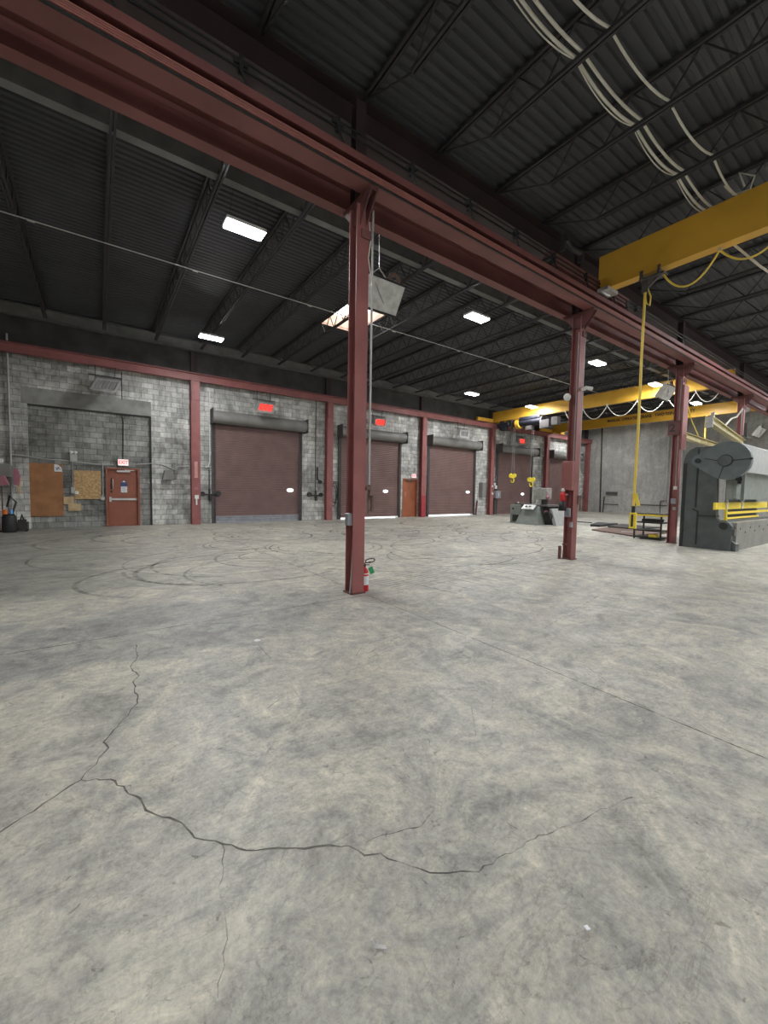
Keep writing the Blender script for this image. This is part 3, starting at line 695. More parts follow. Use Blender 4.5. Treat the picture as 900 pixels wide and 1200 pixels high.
# pendant on the near crane
t = thing('pendant_control', (9.3, 3.86, .8), 'yellow pendant cable with push-button box hanging almost to the floor', 'crane pendant')
MB().tube([(9.3, 3.86, 6.0), (9.3, 3.865, 4.5), (9.3, 3.855, 3.0), (9.3, 3.87, 1.25)], .026, 10).tube([(9.3, 3.86, 5.75), (9.3, 3.82, 5.8), (9.3, 3.75, 5.6), (9.3, 3.76, 5.42), (9.3, 3.83, 5.5), (9.3, 3.86, 5.7)], .016, 8).build('cable', 'yellowcab', t)
MB().box(9.2, 9.4, 3.5, 3.95, 5.95, 5.99).box(9.27, 9.33, 3.8, 3.92, 5.72, 5.95).bar((9.3, 3.62, 5.97), (9.3, 3.86, 5.78), .05).box(9.15, 9.2, 3.55, 3.6, 5.95, 6.12).box(9.15, 9.2, 3.86, 3.92, 5.95, 6.12).build('trolley', 'guide', t)
MB().bbox(9.26, 9.34, 3.80, 3.93, .82, 1.16, .012).build('button_box', 'yellowbr', t)
MB().box(9.252, 9.26, 3.845, 3.885, .86, 1.12).build('button_strip', 'ink', t)
MB().tube([(9.3, 3.868, 1.16), (9.3, 3.868, 1.3)], .035, 10).build('strain_relief', 'black', t)
MB().add([(9.26,3.86,1.56),(9.26,3.80,1.58),(9.25,3.72,1.32),(9.25,3.79,1.30),(9.27,3.86,1.56),(9.27,3.80,1.58),(9.26,3.72,1.32),(9.26,3.79,1.30)], [(0,1,2,3),(7,6,5,4),(0,4,5,1),(1,5,6,2),(2,6,7,3),(3,7,4,0)]).build('tag', 'yellowbr', t)

# pale cables draped over the joists of the right bay
def drape(ys, label, r, sags, start=3.0):
    m = MB(); xs = [j for j in JX if 1.5 < j < 9.6]
    for i in range(len(xs)-1):
        a, b = xs[i], xs[i+1]; ya, yb = ys[i % len(ys)], ys[(i+1) % len(ys)]; s = sags[i % len(sags)]
        pts = [(a+(b-a)*k/12, ya+(yb-ya)*k/12 - .0*k, 6.925 - s*4*(k/12)*(1-k/12)) for k in range(13)]
        m.tube(pts, r, 8)
    tag(m.build('hanging_cable', 'cable'), label, 'cable', 'pale cables draped over the roof joists')
drape([2.97,2.95,2.96,2.94,2.93,2.92], 'thick pale cable of the bundle draped over the joists, lower edge', .019, [.12,.11,.12])
drape([2.90,2.87,2.88,2.85,2.84,2.83], 'thick pale cable of the bundle draped over the joists, upper edge', .019, [.09,.08,.08])
drape([2.98,2.99,2.98,2.97,2.96,2.96], 'thin pale wire sagging below the thick cable bundle', .008, [.17,.15,.16])
drape([2.60,2.62,2.56,2.50,2.45,2.44], 'single pale cable draped apart from the bundle', .016, [.13,.14,.12])
m = MB().tube([(9.0,2.55,6.95),(9.3,2.5,6.9),(9.4,2.3,6.92),(9.2,2.2,7.0),(9.15,2.4,7.15),(9.3,2.35,6.95)], .016, 8)
tag(m.build('cable_coil', 'cable'), 'small pale coil of cable on top of the near yellow crane', 'cable')
m = MB().tube([(9.9,2.6,6.3),(10.2,2.3,5.9),(10.6,2.1,5.7),(10.8,2.0,6.0),(11.1,2.05,6.85)], .02, 8)
tag(m.build('hanging_cable', 'cable'), 'pale cable loop hanging behind the near yellow crane', 'cable')

# ------------------------------------------------------------------ radiant heaters
def heater(x, y, z, label, lit, sc=1.0):
    """tilted infrared heater: box body, ribbed burner face toward the floor, chrome wings"""
    t = thing('radiant_heater', (x, y, z), label, 'heater', 'infrared wall heaters')
    w, hgt, tl = .30*sc, .18*sc, .55
    def P(u, v, d): return (x+u+v*.35, y - d*math.cos(tl) - v*math.sin(tl)*-1*.6, z + v*math.cos(tl) - d*math.sin(tl))
    def slab(mb, u0, u1, v0, v1, d0, d1):
        vs = [P(u, v, d) for d in (d0, d1) for u, v in ((u0,v0),(u1,v0),(u1,v1),(u0,v1))]
        mb.add(vs, [(0,1,2,3),(7,6,5,4),(0,4,5,1),(1,5,6,2),(2,6,7,3),(3,7,4,0)])
    m = MB(); slab(m, -w-.05, w+.05, -hgt-.05, hgt+.05, -.25, -.02); m.build('body', 'galv', t)
    m = MB(); slab(m, -w-.07, -w, -hgt-.07, hgt+.07, -.03, .10); slab(m, w, w+.07, -hgt-.07, hgt+.07, -.03, .10)
    slab(m, -w, w, -hgt-.07, -hgt, -.03, .16); slab(m, -w, w, hgt, hgt+.07, -.03, .06); m.build('reflector_frame', 'alum', t)
    for k in range(3):
        m = MB(); a = -w + k*2*w/3
        slab(m, a+.025, a+2*w/3-.025, -hgt, hgt, -.02, .02); m.build('burner_tile', 'glow' if lit > k else 'hood', t)
    MB().tube([(x-.3, y+.2, z+.25), (x-.3, y+.2, 5.76)], .012, 6).tube([(x+.25, y+.2, z+.25), (x+.3, y+.2, 5.76)], .012, 6).bar((x-.5, y+.2, z+.32), (x+.5, y+.2, z+.32), .03).build('hanger', 'darkpipe', t)
heater(5.95, 17.25, 5.02, 'glowing red heater above the first roller door', 3)
heater(11.95, 17.25, 5.06, 'glowing red heater just right of the foreground column', 3)
heater(18.15, 17.25, 5.06, 'unlit grey heater above the third roller door', 0)
heater(23.9, 17.25, 5.1, 'glowing red heater above the fourth roller door, under the hoist', 3)
heater(.3, 17.4, 5.08, 'unlit dark heater box on the block wall above the OSB board', 0)
# suspended reflector heaters at the columns
def susp(x, y, z, label, mir=1):
    t = thing('suspended_heater', (x, y, z), label, 'heater', 'silver heaters hung by the columns')
    def q(u, v, w): # u along X, v down-slope, w normal
        return (x+u, y+v*.55+w*.8, z-v*.85+w*.55)
    m = MB()
    # open hood: back sheet with two flared wings and a dark lip
    for (u0,u1,v0,v1,w0,w1) in ((-.36,.36,-.22,.24,.0,.02),):
        vs=[q(u0,v0,w0),q(u1,v0,w0),q(u1,v1,w0),q(u0,v1,w0),q(u0,v0,w1),q(u1,v0,w1),q(u1,v1,w1),q(u0,v1,w1)]
        m.add(vs, [(0,1,2,3),(7,6,5,4),(0,4,5,1),(1,5,6,2),(2,6,7,3),(3,7,4,0)])
    m.build('back_sheet', 'galv', t)
    m = MB()
    for s in (-1, 1):
        vs=[q(s*.36,-.22,0),q(s*.36,.24,0),q(s*.44,.26,.16),q(s*.44,-.24,.16)]; vs += [(a, b, c+.012) for a, b, c in vs]
        m.add(vs, [(0,1,2,3),(7,6,5,4),(0,4,5,1),(1,5,6,2),(2,6,7,3),(3,7,4,0)])
    m.build('wing', 'alum', t)
    m = MB().bar(q(-.42,.26,.03), q(.42,.26,.03), .04).bar(q(-.42,-.23,.03), q(.42,-.23,.03), .03); m.build('lip', 'black', t)
    # raised press in the sheet
    m = MB(); vs=[q(-.25,-.15,-.004),q(.3,-.15,-.004),q(.05,.12,-.004),q(-.25,-.15,-.02),q(.3,-.15,-.02),q(.05,.12,-.02)]
    m.add(vs, [(0,1,2),(5,4,3),(0,3,4,1),(1,4,5,2),(2,5,3,0)]); m.build('pressed_panel', 'galv', t)
    MB().tube([(x+.10, y, z+.30), (x+.16, y+.02, z+.40), (x+.24, y+.02, z+.43), (x+.32, y+.02, z+.38), (x+.33, y+.02, z+.30)], .03, 8).cyl((x+.25, y, z+.24), (x+.3, y+.05, z+.30), .07, 12).build('burner_pipe', 'rust', t)
    MB().bar((x-.3, y, z+.24), (x-.1, y, z+.42), .014).bar((x-.1, y, z+.42), (x+.08, y, z+.26), .014).bar((x-.1, y, z+.42), (x-.1, y+.05, 6.85), .010).build('hanger', 'galv', t)
susp(4.02, 5.75, 4.85, 'silver heater hood hanging just right of the foreground column')
susp(16.05, 5.75, 5.05, 'silver heater hood hanging beside the number-plate column')
susp(27.2, 5.6, 4.75, 'silver heater hood cut off by the right edge of the view')

# ------------------------------------------------------------------ press brake
t = thing('press_brake', (16.5, 3.9, 0), 'large grey-green press brake machine at the right edge', 'press brake')
prof_ = [(4.66,.0),(4.66,2.55),(4.62,2.75),(4.52,2.9),(4.38,2.97),(3.55,2.97),(3.50,2.1),(3.84,2.05),(3.80,.90),(3.72,.82),(3.52,.80),(3.44,.70),(3.44,.0)]
MB().prism(prof_, 0, 14.4, 14.6).build('side_frame', 'brake', t)
MB().prism(prof_, 0, 18.5, 18.7).build('side_frame', 'brake', t)
MB().box(14.385, 14.4, 4.28, 4.32, 1.2, 2.93).bar((14.39, 4.38, 1.15), (14.39, 4.24, 1.08), .03).box(14.385, 14.4, 4.22, 4.26, .1, 1.1).box(14.38, 14.4, 4.58, 4.66, 0, 2.5).build('frame_seam', 'black', t)
def hull2(c1, r1, c2, r2, n=28):
    # outline around two circles in (y,z)
    d = math.dist(c1, c2); ang = math.atan2(c2[1]-c1[1], c2[0]-c1[0]); off = math.acos((r1-r2)/d)
    p = [(c1[0]+r1*math.cos(ang+off+(2*PI-2*off)*k/n), c1[1]+r1*math.sin(ang+off+(2*PI-2*off)*k/n)) for k in range(n+1)]
    p += [(c2[0]+r2*math.cos(ang-off+2*off*k/10), c2[1]+r2*math.sin(ang-off+2*off*k/10)) for k in range(11)]
    return p
gc = MB().prism(hull2((3.60, 2.53), .525, (4.25, 2.55), .16), 0, 14.2, 14.385).build('gear_cover', 'brake2', t)
MB().cyl((14.15, 3.62, 2.53), (14.2, 3.62, 2.53), .145, 24).build('hub', 'brake', gc)
MB().tube([(14.19, 3.62+.15*math.cos(a), 2.53+.15*math.sin(a)) for a in [k*PI/12 for k in range(25)]], .014, 6).build('hub_ring', 'black', gc)
MB().cyl((14.16, 4.25, 2.55), (14.2, 4.25, 2.55), .07, 16).build('shaft_end', 'black', gc)
MB().bar((14.195, 3.46, 2.53), (14.195, 3.075, 2.56), .012, .022).build('cover_seam', 'black', gc)
MB().bar((14.195, 3.77, 2.53), (14.195, 4.1, 2.61), .012, .022).build('cover_seam', 'black', gc)
MB().bar((14.195, 3.66, 2.38), (14.195, 3.74, 2.05), .012, .014).build('cover_seam', 'black', gc)
MB().box(14.12, 14.2, 3.04, 3.10, 2.53, 2.58).build('cover_latch', 'black', gc)
MB().box(14.3, 14.4, 4.0, 4.2, 2.62, 2.72).box(14.32, 14.4, 4.15, 4.2, 2.55, 2.8).build('latch', 'brake', t)
MB().bbox(14.6, 19.5, 3.36, 3.62, 2.24, 3.02, .02).build('crown_beam', 'brakelight', t)
MB().box(14.6, 18.5, 3.52, 3.66, 1.45, 2.24).box(14.62, 15.0, 3.44, 3.52, 1.5, 2.24).box(15.35, 15.45, 3.44, 3.52, 1.4, 2.3).build('ram', 'machine', t)
MB().box(14.65, 14.95, 3.36, 3.6, 1.9, 2.2).box(14.45, 14.6, 3.3, 3.44, 1.98, 2.05).build('ram_adjuster', 'black', t)
bd = MB().bbox(14.62, 19.5, 3.38, 3.60, 0, .80, .01).build('bed', 'brakebed', t)
m = MB()
for k in range(9):
    xx = 14.95+k*.5; m.cyl((xx, 3.372, .62-.12*(k % 2)), (xx, 3.38, .62-.12*(k % 2)), .028, 10)
m.build('bolt_hole', 'black', bd)
MB().bbox(14.62, 19.5, 3.60, 3.80, .0, .84, .01).build('bolster', 'brake', t)
MB().prism([(3.44,.28),(3.40,.25),(3.34,.2),(3.34,0),(3.44,0)], 0, 14.45, 14.75).build('foot_bracket', 'brake', t)
MB().box(14.43, 14.6, 3.38, 3.6, .45, .62).build('bed_clamp', 'brake', t)
MB().cyl((14.36, 3.62, .70), (14.4, 3.62, .70), .1, 14).build('pivot_boss', 'black', t)
MB().bbox(14.0, 19.5, 3.72, 3.78, 1.16, 1.36, .01).build('guard_rail', 'yellowbr', t)
for xx in (14.9, 16.4): MB().bbox(xx-.03, xx+.03, 3.68, 3.72, 1.16, 1.48, .008).build('guard_post', 'white', t)
MB().box(14.7, 19.5, 3.64, 3.68, 1.02, 1.09).box(14.7, 18, 3.62, 3.66, .88, .93).box(14.68, 14.76, 3.64, 3.70, .80, 1.16).build('die_rail', 'yellowbr', t)
MB().box(14.3, 14.62, 3.78, 3.82, .95, .98).box(14.3, 14.34, 3.8, 4.2, .95, .98).build('back_gauge', 'black', t)

# jib beams fixed to the column behind the brake
t = thing('jib_crane_beam', (21.5, 4.9, 3.6), 'cream beam slanting up behind the press brake, upper of two', 'jib beam', 'cream beams behind the press brake')
MB().bar((21.49, 4.95, 3.62), (14.35, 4.08, 3.62), .16, .02).bar((21.49, 4.95, 3.82), (14.35, 4.08, 3.82), .16, .02).bar((21.49, 4.95, 3.72), (14.35, 4.08, 3.72), .012, .18).build('beam', 'cream', t)
MB().box(14.5, 14.56, 4.02, 4.1, 3.83, 3.95).box(14.35, 14.4, 4.0, 4.18, 3.51, 3.83).build('stop_bracket', 'conduit', t)
MB().box(20.6, 20.65, 4.65, 4.75, 3.86, 4.4).box(20.4, 21.4, 4.70, 4.74, 3.86, 3.92).build('stay', 'darkpipe', t)
t = thing('jib_crane_beam', (21.5, 5.5, 3.6), 'cream beam low behind the press brake, partly hidden by the column', 'jib beam', 'cream beams behind the press brake')
MB().bar((21.5, 5.75, 3.52), (15.6, 5.36, 3.52), .16, .02).bar((21.5, 5.75, 3.72), (15.6, 5.36, 3.72), .16, .02).bar((21.5, 5.75, 3.62), (15.6, 5.36, 3.62), .012, .18).build('beam', 'cream', t)
tag(MB().tube([(20.9, 4.9, 5.0), (19.8, 4.8, 4.55), (18.9, 4.72, 4.38), (17.8, 4.5, 4.15), (17.0, 4.42, 3.86)], .03, 8).build('hose', 'cable'), 'pale hose slanting from the column down to the cream beam', 'hose')
tag(MB().tube([(27.9, 8.1, 6.03), (27.9, 8.1, 4.0)], .04, 8).build('hoist_strap', 'yellowcab'), 'yellow strap hanging from the furthest crane behind the press brake', 'strap')
tag(MB().tube([(17.3, 5.7, 5.2), (18.2, 5.7, 4.3), (19.1, 5.7, 3.73)], .018, 6).build('hoist_strap', 'yellowcab'), 'thin yellow line slanting down beside the number-plate column', 'strap')

# cart, plates, floor pieces
t = thing('steel_cart', (15.75, 6.05, 0), 'black steel shop cart with yellow rim beside the number-plate column', 'cart')
MB().bbox(15.4, 16.2, 5.5, 6.38, .86, .90, .008).build('top', 'black', t)
MB().box(15.39, 15.41, 5.5, 6.39, .81, .87).box(15.41, 16.2, 6.37, 6.39, .81, .87).box(15.41, 16.2, 5.49, 5.51, .81, .87).build('rim', 'yellowbr', t)
MB().box(15.44, 16.16, 5.54, 6.33, .56, .60).build('shelf', 'black', t); MB().box(15.44, 16.16, 5.54, 6.33, .28, .32).build('shelf', 'black', t)
MB().box(15.44, 16.16, 5.54, 6.33, .04, .08).build('shelf', 'black', t)
for xx in (15.41, 16.15):
    for yy in (5.51, 6.33): MB().box(xx, xx+.045, yy, yy+.045, 0, .86).build('leg', 'black', t)
tag(MB().bbox(15.55, 15.8, 5.7, 5.95, .082, .17, .01).build('toolbox', 'yellowbr'), 'small yellow box on the bottom shelf of the cart', 'box')
tag(MB().bbox(15.6, 16.0, 5.65, 6.2, .602, .70, .01).build('steel_block', 'darkpipe'), 'dark steel block on the middle shelf of the cart', 'steel block')
def plate(pts, z0, z1, m_, label, name='steel_plate'):
    tag(MB().prism(pts, 2, z0, z1).build(name, m_), label, 'steel plate', 'steel plates on the floor')
plate([(15.9,6.6),(16.9,8.6),(20.3,9.0),(19.0,6.4)], 0, .05, 'rust', 'rusty steel plate on the floor under the pendant')
plate([(18.6,7.6),(18.7,8.8),(20.9,9.2),(20.7,7.4)], .052, .10, 'darkpipe', 'dark steel plate lying on top of the rusty plate')
plate([(19.0,9.3),(18.9,9.7),(20.8,10.3),(21.0,9.4)], 0, .10, 'black', 'small black plate pile at the left end of the floor plates')
tag(MB().bar((19.6, 10.0, .13), (20.6, 12.2, .04), .06, .05).build('steel_bar', 'darkpipe'), 'thin dark bar lying across the floor left of the plates', 'steel bar')
tag(MB().bar((16.9, 7.4, .06), (17.1, 7.1, .065), .12, .02).build('metal_scrap', 'alum'), 'small shiny scrap on the rusty plate', 'scrap')
t = thing('bollard_stub', (8.86, 5.24, 0), 'short dark pipe stub on the floor beside the switch-box column', 'pipe stub')
MB().tube([(8.86, 5.24, 0), (8.86, 5.24, .30)], .035, 12).build('pipe', 'redgrime', t)
MB().tube([(8.86, 5.24, .30), (8.86, 5.24, .315)], .028, 12).build('cap', 'white', t)

# extinguishers
def extinguisher(x, y, z, label, hang=False):
    t = thing('fire_extinguisher', (x, y, z), label, 'fire extinguisher', 'fire extinguishers')
    MB().lathe([(0,0),(.058,0),(.064,.012),(.064,.27),(.058,.31),(.035,.345),(.02,.36),(.02,.375),(0,.375)], (x, y, z), 20).build('cylinder', 'extred', t)
    MB().lathe([(.0655,.10),(.0655,.235)], (x, y, z), 20).build('paper_label', 'paper', t)
    MB().lathe([(.0645,.262),(.066,.27),(.0645,.278)], (x, y, z), 20).build('band', 'white', t)
    MB().cyl((x, y, z+.37), (x, y, z+.41), .02, 10).bar((x-.02, y, z+.42), (x+.10, y-.01, z+.44), .018, .01).bar((x-.02, y, z+.405), (x+.08, y-.01, z+.395), .018, .01).build('valve', 'black', t)
    MB().tube([(x-.0+.085*(1-math.cos(a))*1.0, y-.02-.02*math.sin(a), z+.46+.035*math.sin(a)) for a in [k*PI/10 for k in range(21)]], .008, 8).build('hose', 'black', t)
    return t
t = extinguisher(3.305, 5.11, 0, 'small red fire extinguisher on the floor behind the foreground column')
MB().bar((3.36, 5.04, .37), (3.40, 5.03, .27), .006, .07).bar((3.345, 5.05, .39), (3.365, 5.04, .36), .004).build('tag', 'green', t)
t = thing('fire_extinguisher', (8.72, 5.2, 1.2), 'red and black extinguisher hung on the switch-box column', 'fire extinguisher', 'fire extinguishers')
MB().lathe([(0,.22),(.06,.22),(.06,.38),(.04,.43),(0,.44)], (8.76, 5.16, 1.14), 16).build('cylinder', 'extred', t)
MB().lathe([(0,0),(.09,0),(.062,.22),(0,.22)], (8.76, 5.16, 1.14), 16).build('boot', 'black', t)
MB().lathe([(.02,.44),(.04,.46),(.02,.52),(0,.52)], (8.76, 5.16, 1.14), 12).box(8.76, 8.93, 5.13, 5.17, 1.50, 1.53).build('head', 'white', t)

# grey cutting machine in the middle distance
t = thing('cutting_machine', (17.9, 11.9, 0), 'low grey machine with white control panel before the fourth roller door', 'machine')
m = MB(); m.prism([(12.35,0),(12.95,0),(12.95,.92),(12.35,.92)], 0, 17.2, 18.3); m.build('end_cabinet', 'machine', t)
MB().box(17.185, 17.2, 12.42, 12.80, .08, .42).build('cabinet_opening', 'black', t)
MB().tube([(17.18, 12.78, .72), (17.2, 12.78, .72)], .05, 12).build('port', 'black', t)
m = MB(); vs = [(16.85,12.38,0),(16.85,11.15,0),(17.3,11.35,.88),(17.3,12.25,.88),(18.3,12.38,0),(18.3,11.15,0),(18.3,11.35,.88),(18.3,12.25,.88)]
m.add(vs, [(0,1,2,3),(4,7,6,5),(0,3,7,4),(1,5,6,2),(3,2,6,7),(0,4,5,1)]); m.build('front_shroud', 'machine', t)
m = MB(); vs = [(17.02,12.15,.72),(17.02,11.5,.72),(17.28,11.5,.92),(17.28,12.15,.92)]; vs = vs + [(a-.05, b, c+.03) for a, b, c in vs]
m.add(vs, [(0,1,2,3),(7,6,5,4),(0,4,5,1),(1,5,6,2),(2,6,7,3),(3,7,4,0)]); cp = m.build('control_panel', 'white', t)
MB().box(17.02, 17.08, 11.85, 11.95, .85, .90).box(17.02, 17.08, 11.65, 11.75, .85, .90).build('panel_switch', 'ink', cp)
m = MB(); m.prism([(11.18,.02),(10.75,.02),(10.95,.80),(11.3,.86)], 0, 17.5, 18.9); m.build('dark_cavity', 'black', t)  # solid black shape paints the dark inside of the open cavity
MB().prism([(10.72,.0),(10.55,.0),(10.85,.80),(10.95,.80)], 0, 17.5, 18.9).build('end_guard', 'brakelight', t)
m = MB(); m.cyl((17.42, 10.98, .42), (17.5, 10.98, .42), .22, 18); m.tube([(17.35, 11.3, .7), (17.3, 11.1, .55), (17.35, 10.9, .7), (17.4, 10.8, .3)], .04, 8); m.build('pulley', 'darkpipe', t)
MB().box(17.35, 17.5, 11.0, 11.12, .62, .70).build('warning_plate', 'pink', t)
MB().bbox(17.3, 18.9, 10.9, 12.4, .88, .96, .01).box(17.6, 18.2, 12.4, 13.0, .92, .99).build('work_table', 'guide', t)
MB().cyl((18.0, 11.55, .96), (18.0, 11.55, 1.25), .14, 14).build('column_post', 'darkpipe', t)
MB().bbox(17.8, 18.3, 11.35, 11.95, 1.22, 1.78, .03).box(17.75, 17.8, 11.9, 12.0, 1.0, 1.7).build('drill_head', mat('beige_casting', (.27, .265, .24), .55, var=.2), t)
MB().bar((17.85, 11.33, 1.6), (17.75, 11.25, 1.35), .05).cyl((17.8, 11.3, 1.35), (17.8, 11.22, 1.3), .09, 10).build('feed_wheel', 'pink', t)
MB().tube([(17.5, 12.7, .99), (17.5, 12.7, 1.07)], .035, 10).build('knob', 'white', t)

# ------------------------------------------------------------------ things on the block wall
yw = 18.165
t = thing('plywood_sheet', (-1.44, yw, .43), 'tall brown plywood sheet fixed to the block wall', 'plywood sheet')
MB().box(-1.88, -.99, yw-.03, yw, .42, 2.25).build('sheet', 'ply', t)
s = MB().prism([(-1.22,1.98),(-1.0,1.98),(-1.02,2.12),(-1.10,2.22),(-1.22,2.24)], 1, yw-.04, yw-.031).build('paper_sheet', 'paper')
tag(s, 'torn white paper pinned to the brown plywood', 'paper')
m = MB().bar((-1.19, yw-.043, 2.12), (-1.05, yw-.043, 2.06), .004, .02).bar((-1.12, yw-.043, 2.18), (-1.12, yw-.043, 2.0), .02, .004).bar((-1.17, yw-.043, 2.03), (-1.08, yw-.043, 2.15), .004, .02).build('printed_mark', 'ink', s)
tag(MB().box(-.68, .10, yw-.03, yw, 1.02, 2.05).build('osb_board', 'osb'), 'square mottled OSB board left of the brown exit door', 'board')
tag(MB().box(-.985, -.70, yw-.06, yw, .84, 1.10).build('wood_block', 'wood'), 'pale wood block between plywood and OSB, upper of two', 'wood block', 'pale wood blocks on the wall')
tag(MB().box(-.86, -.50, yw-.07, yw, .60, .85).build('wood_block', 'wood'), 'pale wood block under the OSB board, lower of two', 'wood block', 'pale wood blocks on the wall')
t = thing('emergency_light', (-.68, 18.1, 2.6), 'twin-head white emergency light between plywood and OSB board', 'emergency light')
MB().bbox(-.78, -.58, 18.05, yw, 2.38, 2.62).build('battery_box', 'conduit', t)
MB().lathe([(0,-.05),(.06,-.03),(.07,.04),(0,.06)], (-.74, 18.04, 2.67), 12).lathe([(0,-.05),(.05,-.03),(.055,.04),(0,.06)], (-.62, 18.04, 2.67), 12).build('lamp_head', 'white', t)
MB().tube([(-.72, 18.14, 2.38), (-.72, 18.14, 1.45)], .012, 8).bbox(-.78, -.66, 18.09, yw, 1.22, 1.45).build('wiring_drop', 'conduit', t)
tag(MB().bbox(-.66, -.56, 18.05, yw, 1.20, 1.30).build('outlet_box', 'white'), 'small white outlet beside the OSB board', 'outlet')
tag(MB().tube([(.165, 18.14, 2.35), (.165, 18.14, 1.2), (.12, 18.12, 1.08)], .02, 8).cyl((.15, 18.08, 1.05), (.15, 18.16, 1.05), .07, 12).build('conduit_drop', 'conduit'), 'grey conduit drop with round box between OSB and exit door', 'conduit')
m = MB(); m.tube([(-2.33,18.07,2.50),(-1.8,18.07,2.44),(-1.3,18.07,2.38),(-.9,18.07,2.38),(-.5,18.07,2.33),(0,18.07,2.29),(.5,18.07,2.31)], .018, 8)
m.tube([(1.0,18.07,2.32),(1.5,18.07,2.38),(1.75,18.07,2.42),(2.1,18.07,2.38),(2.4,18.07,2.26),(2.6,18.07,2.2),(2.65,18.05,2.35),(3.05,18.05,2.36)], .016, 8)
tag(m.build('wall_cable', 'conduit'), 'sagging grey cable running along the block wall past the exit sign', 'cable')
tag(MB().tube([(.80,18.05,5.75),(.80,18.14,4.1),(.83,18.14,3.9),(.80,18.14,2.53)], .014, 8).build('conduit_drop', 'darkpipe'), 'thin dark conduit dropping to the exit sign', 'conduit')
tag(MB().tube([(-2.32,18.02,.0),(-2.32,18.02,6.4)], .03, 10).build('standpipe', 'conduit'), 'thin grey vertical pipe at the left end of the wall', 'pipe')
t = thing('wall_bracket', (2.4, 18.0, 1.9), 'dark grey wedge bracket on the wall between recess and wall column', 'bracket')
MB().prism([(2.08,1.80),(2.42,1.80),(2.44,2.12),(2.66,2.20),(2.16,2.16)], 1, 17.80, 18.1).build('plate', 'hood', t)
def air_drop(x, label, zt, flip=1):
    t = thing('air_line_drop', (x, 18.05, 1.2), label, 'air line', 'black valve drops on the wall')
    MB().tube([(x, 18.05, zt), (x, 18.05, 1.35)], .017, 8).build('pipe', 'darkpipe', t)
    m = MB(); m.tube([(x-.32*flip, 18.0, 1.22), (x+.36*flip, 18.0, 1.22)], .035, 8); m.cyl((x+.34*flip, 17.93, 1.26), (x+.34*flip, 18.05, 1.26), .11, 12)
    m.cyl((x-.28*flip, 17.95, 1.25), (x-.28*flip, 18.05, 1.25), .10, 10); m.tube([(x+.02, 18.0, 1.22), (x+.02, 18.0, .95)], .07, 10); m.tube([(x, 18.0, 1.22), (x, 18.0, 1.45)], .04, 8)
    m.build('valve', 'darkpipe', t)
air_drop(3.83, 'black valve assembly on the wall right of the first wall column', 2.3)
air_drop(8.72, 'black valve assembly on the wall right of the first roller door', 6.0, -1)
MBv = MB().tube([(8.80,18.0,2.6),(8.80,18.0,2.0),(9.0,17.97,1.9)], .04, 8).cyl((8.95,17.95,1.88),(8.95,18.05,1.88),.09,10)
tag(MBv.build('pressure_regulator', 'darkpipe'), 'black regulator above the valve assembly beside the second wall column', 'regulator')
tag(MB().tube([(3.86,18.06,5.5),(3.86,18.06,2.6),(3.80,18.06,2.4),(3.62,18.06,2.3)], .02, 8).build('conduit_drop', 'white'), 'white conduit between the first wall column and first roller door', 'conduit')
tag(MB().tube([(3.45,18.02,2.33),(4.0,18.02,2.33)], .014, 8).build('conduit_run', 'darkpipe'), 'short dark horizontal pipe left of the first roller door', 'conduit')
t = thing('air_hose', (9.65, 17.95, 1.5), 'coiled dark hose hanging beside the second wall column', 'hose')
MB().tube([(9.72+.16*math.cos(a), 17.95, 1.35+.50*math.sin(a)) for a in [k*PI/10 for k in range(21)]], .022, 8).tube([(9.66+.14*math.cos(a), 17.9, 1.2+.52*math.sin(a)) for a in [k*PI/10 for k in range(21)]], .018, 8).build('coil', 'darkpipe', t)
MB().box(9.5, 10.02, 17.93, 18.0, 1.88, 1.93).box(9.97, 10.0, 17.95, 18.08, .1, 1.9).build('hanger', 'guide', t)
t = thing('control_station', (22.05, 18.0, 1.3), 'grey control boxes on the wall left of the fourth roller door', 'control box')
MB().bbox(21.95, 22.45, 17.7, 18.0, 1.12, 1.62, .02).build('switch_cabinet', 'steel', t)
MB().box(22.18, 22.24, 17.69, 17.70, 1.25, 1.5).build('switch_lever', 'white', t)
MB().bbox(22.0, 22.2, 17.85, 18.0, 1.75, 1.98).bbox(21.95, 22.1, 17.9, 18.0, 2.0, 2.15).build('push_button', 'white', t)
MB().box(22.1, 22.3, 17.95, 18.05, 0, 1.12).tube([(22.2, 18.0, 2.0), (22.2, 18.0, 4.5)], .03, 8).build('conduit', 'guide', t)
t = thing('wall_sign', (22.12, 18.05, 2.35), 'small white notice with dark print above the grey control boxes', 'sign')
MB().box(21.93, 22.33, 18.03, 18.06, 2.05, 2.65).build('board', 'paper', t)
MB().box(22.0, 22.15, 18.02, 18.03, 2.15, 2.3).box(22.0, 22.12, 18.02, 18.03, 2.36, 2.5).box(22.03, 22.2, 18.02, 18.03, 2.53, 2.6).build('print', 'navy', t)
tag(MB().bbox(20.62, 20.98, 17.75, 18.1, 1.15, 2.15, .02).build('electrical_cabinet', 'hood'), 'grey electrical cabinet left of the wall column beside the third roller door', 'cabinet')
tag(MB().bar((20.25, 17.95, .02), (20.35, 17.95, .95), .08).build('bollard', 'redgrime'), 'red post at the foot of the third roller door', 'post')
for i, (z0, z1) in enumerate(((1.35, 1.95), (1.95, 2.55))):
    tag(MB().box(28.12, 28.42, 17.98, 18.06, z0+.03, z1-.02).box(28.2, 28.34, 17.96, 17.98, z0+.15, z1-.15, 1).build('wall_sign', ['paper','navy']), ['lower', 'upper'][i] + ' of two white notices left of the last roller door', 'sign', 'white notices by the last roller door')
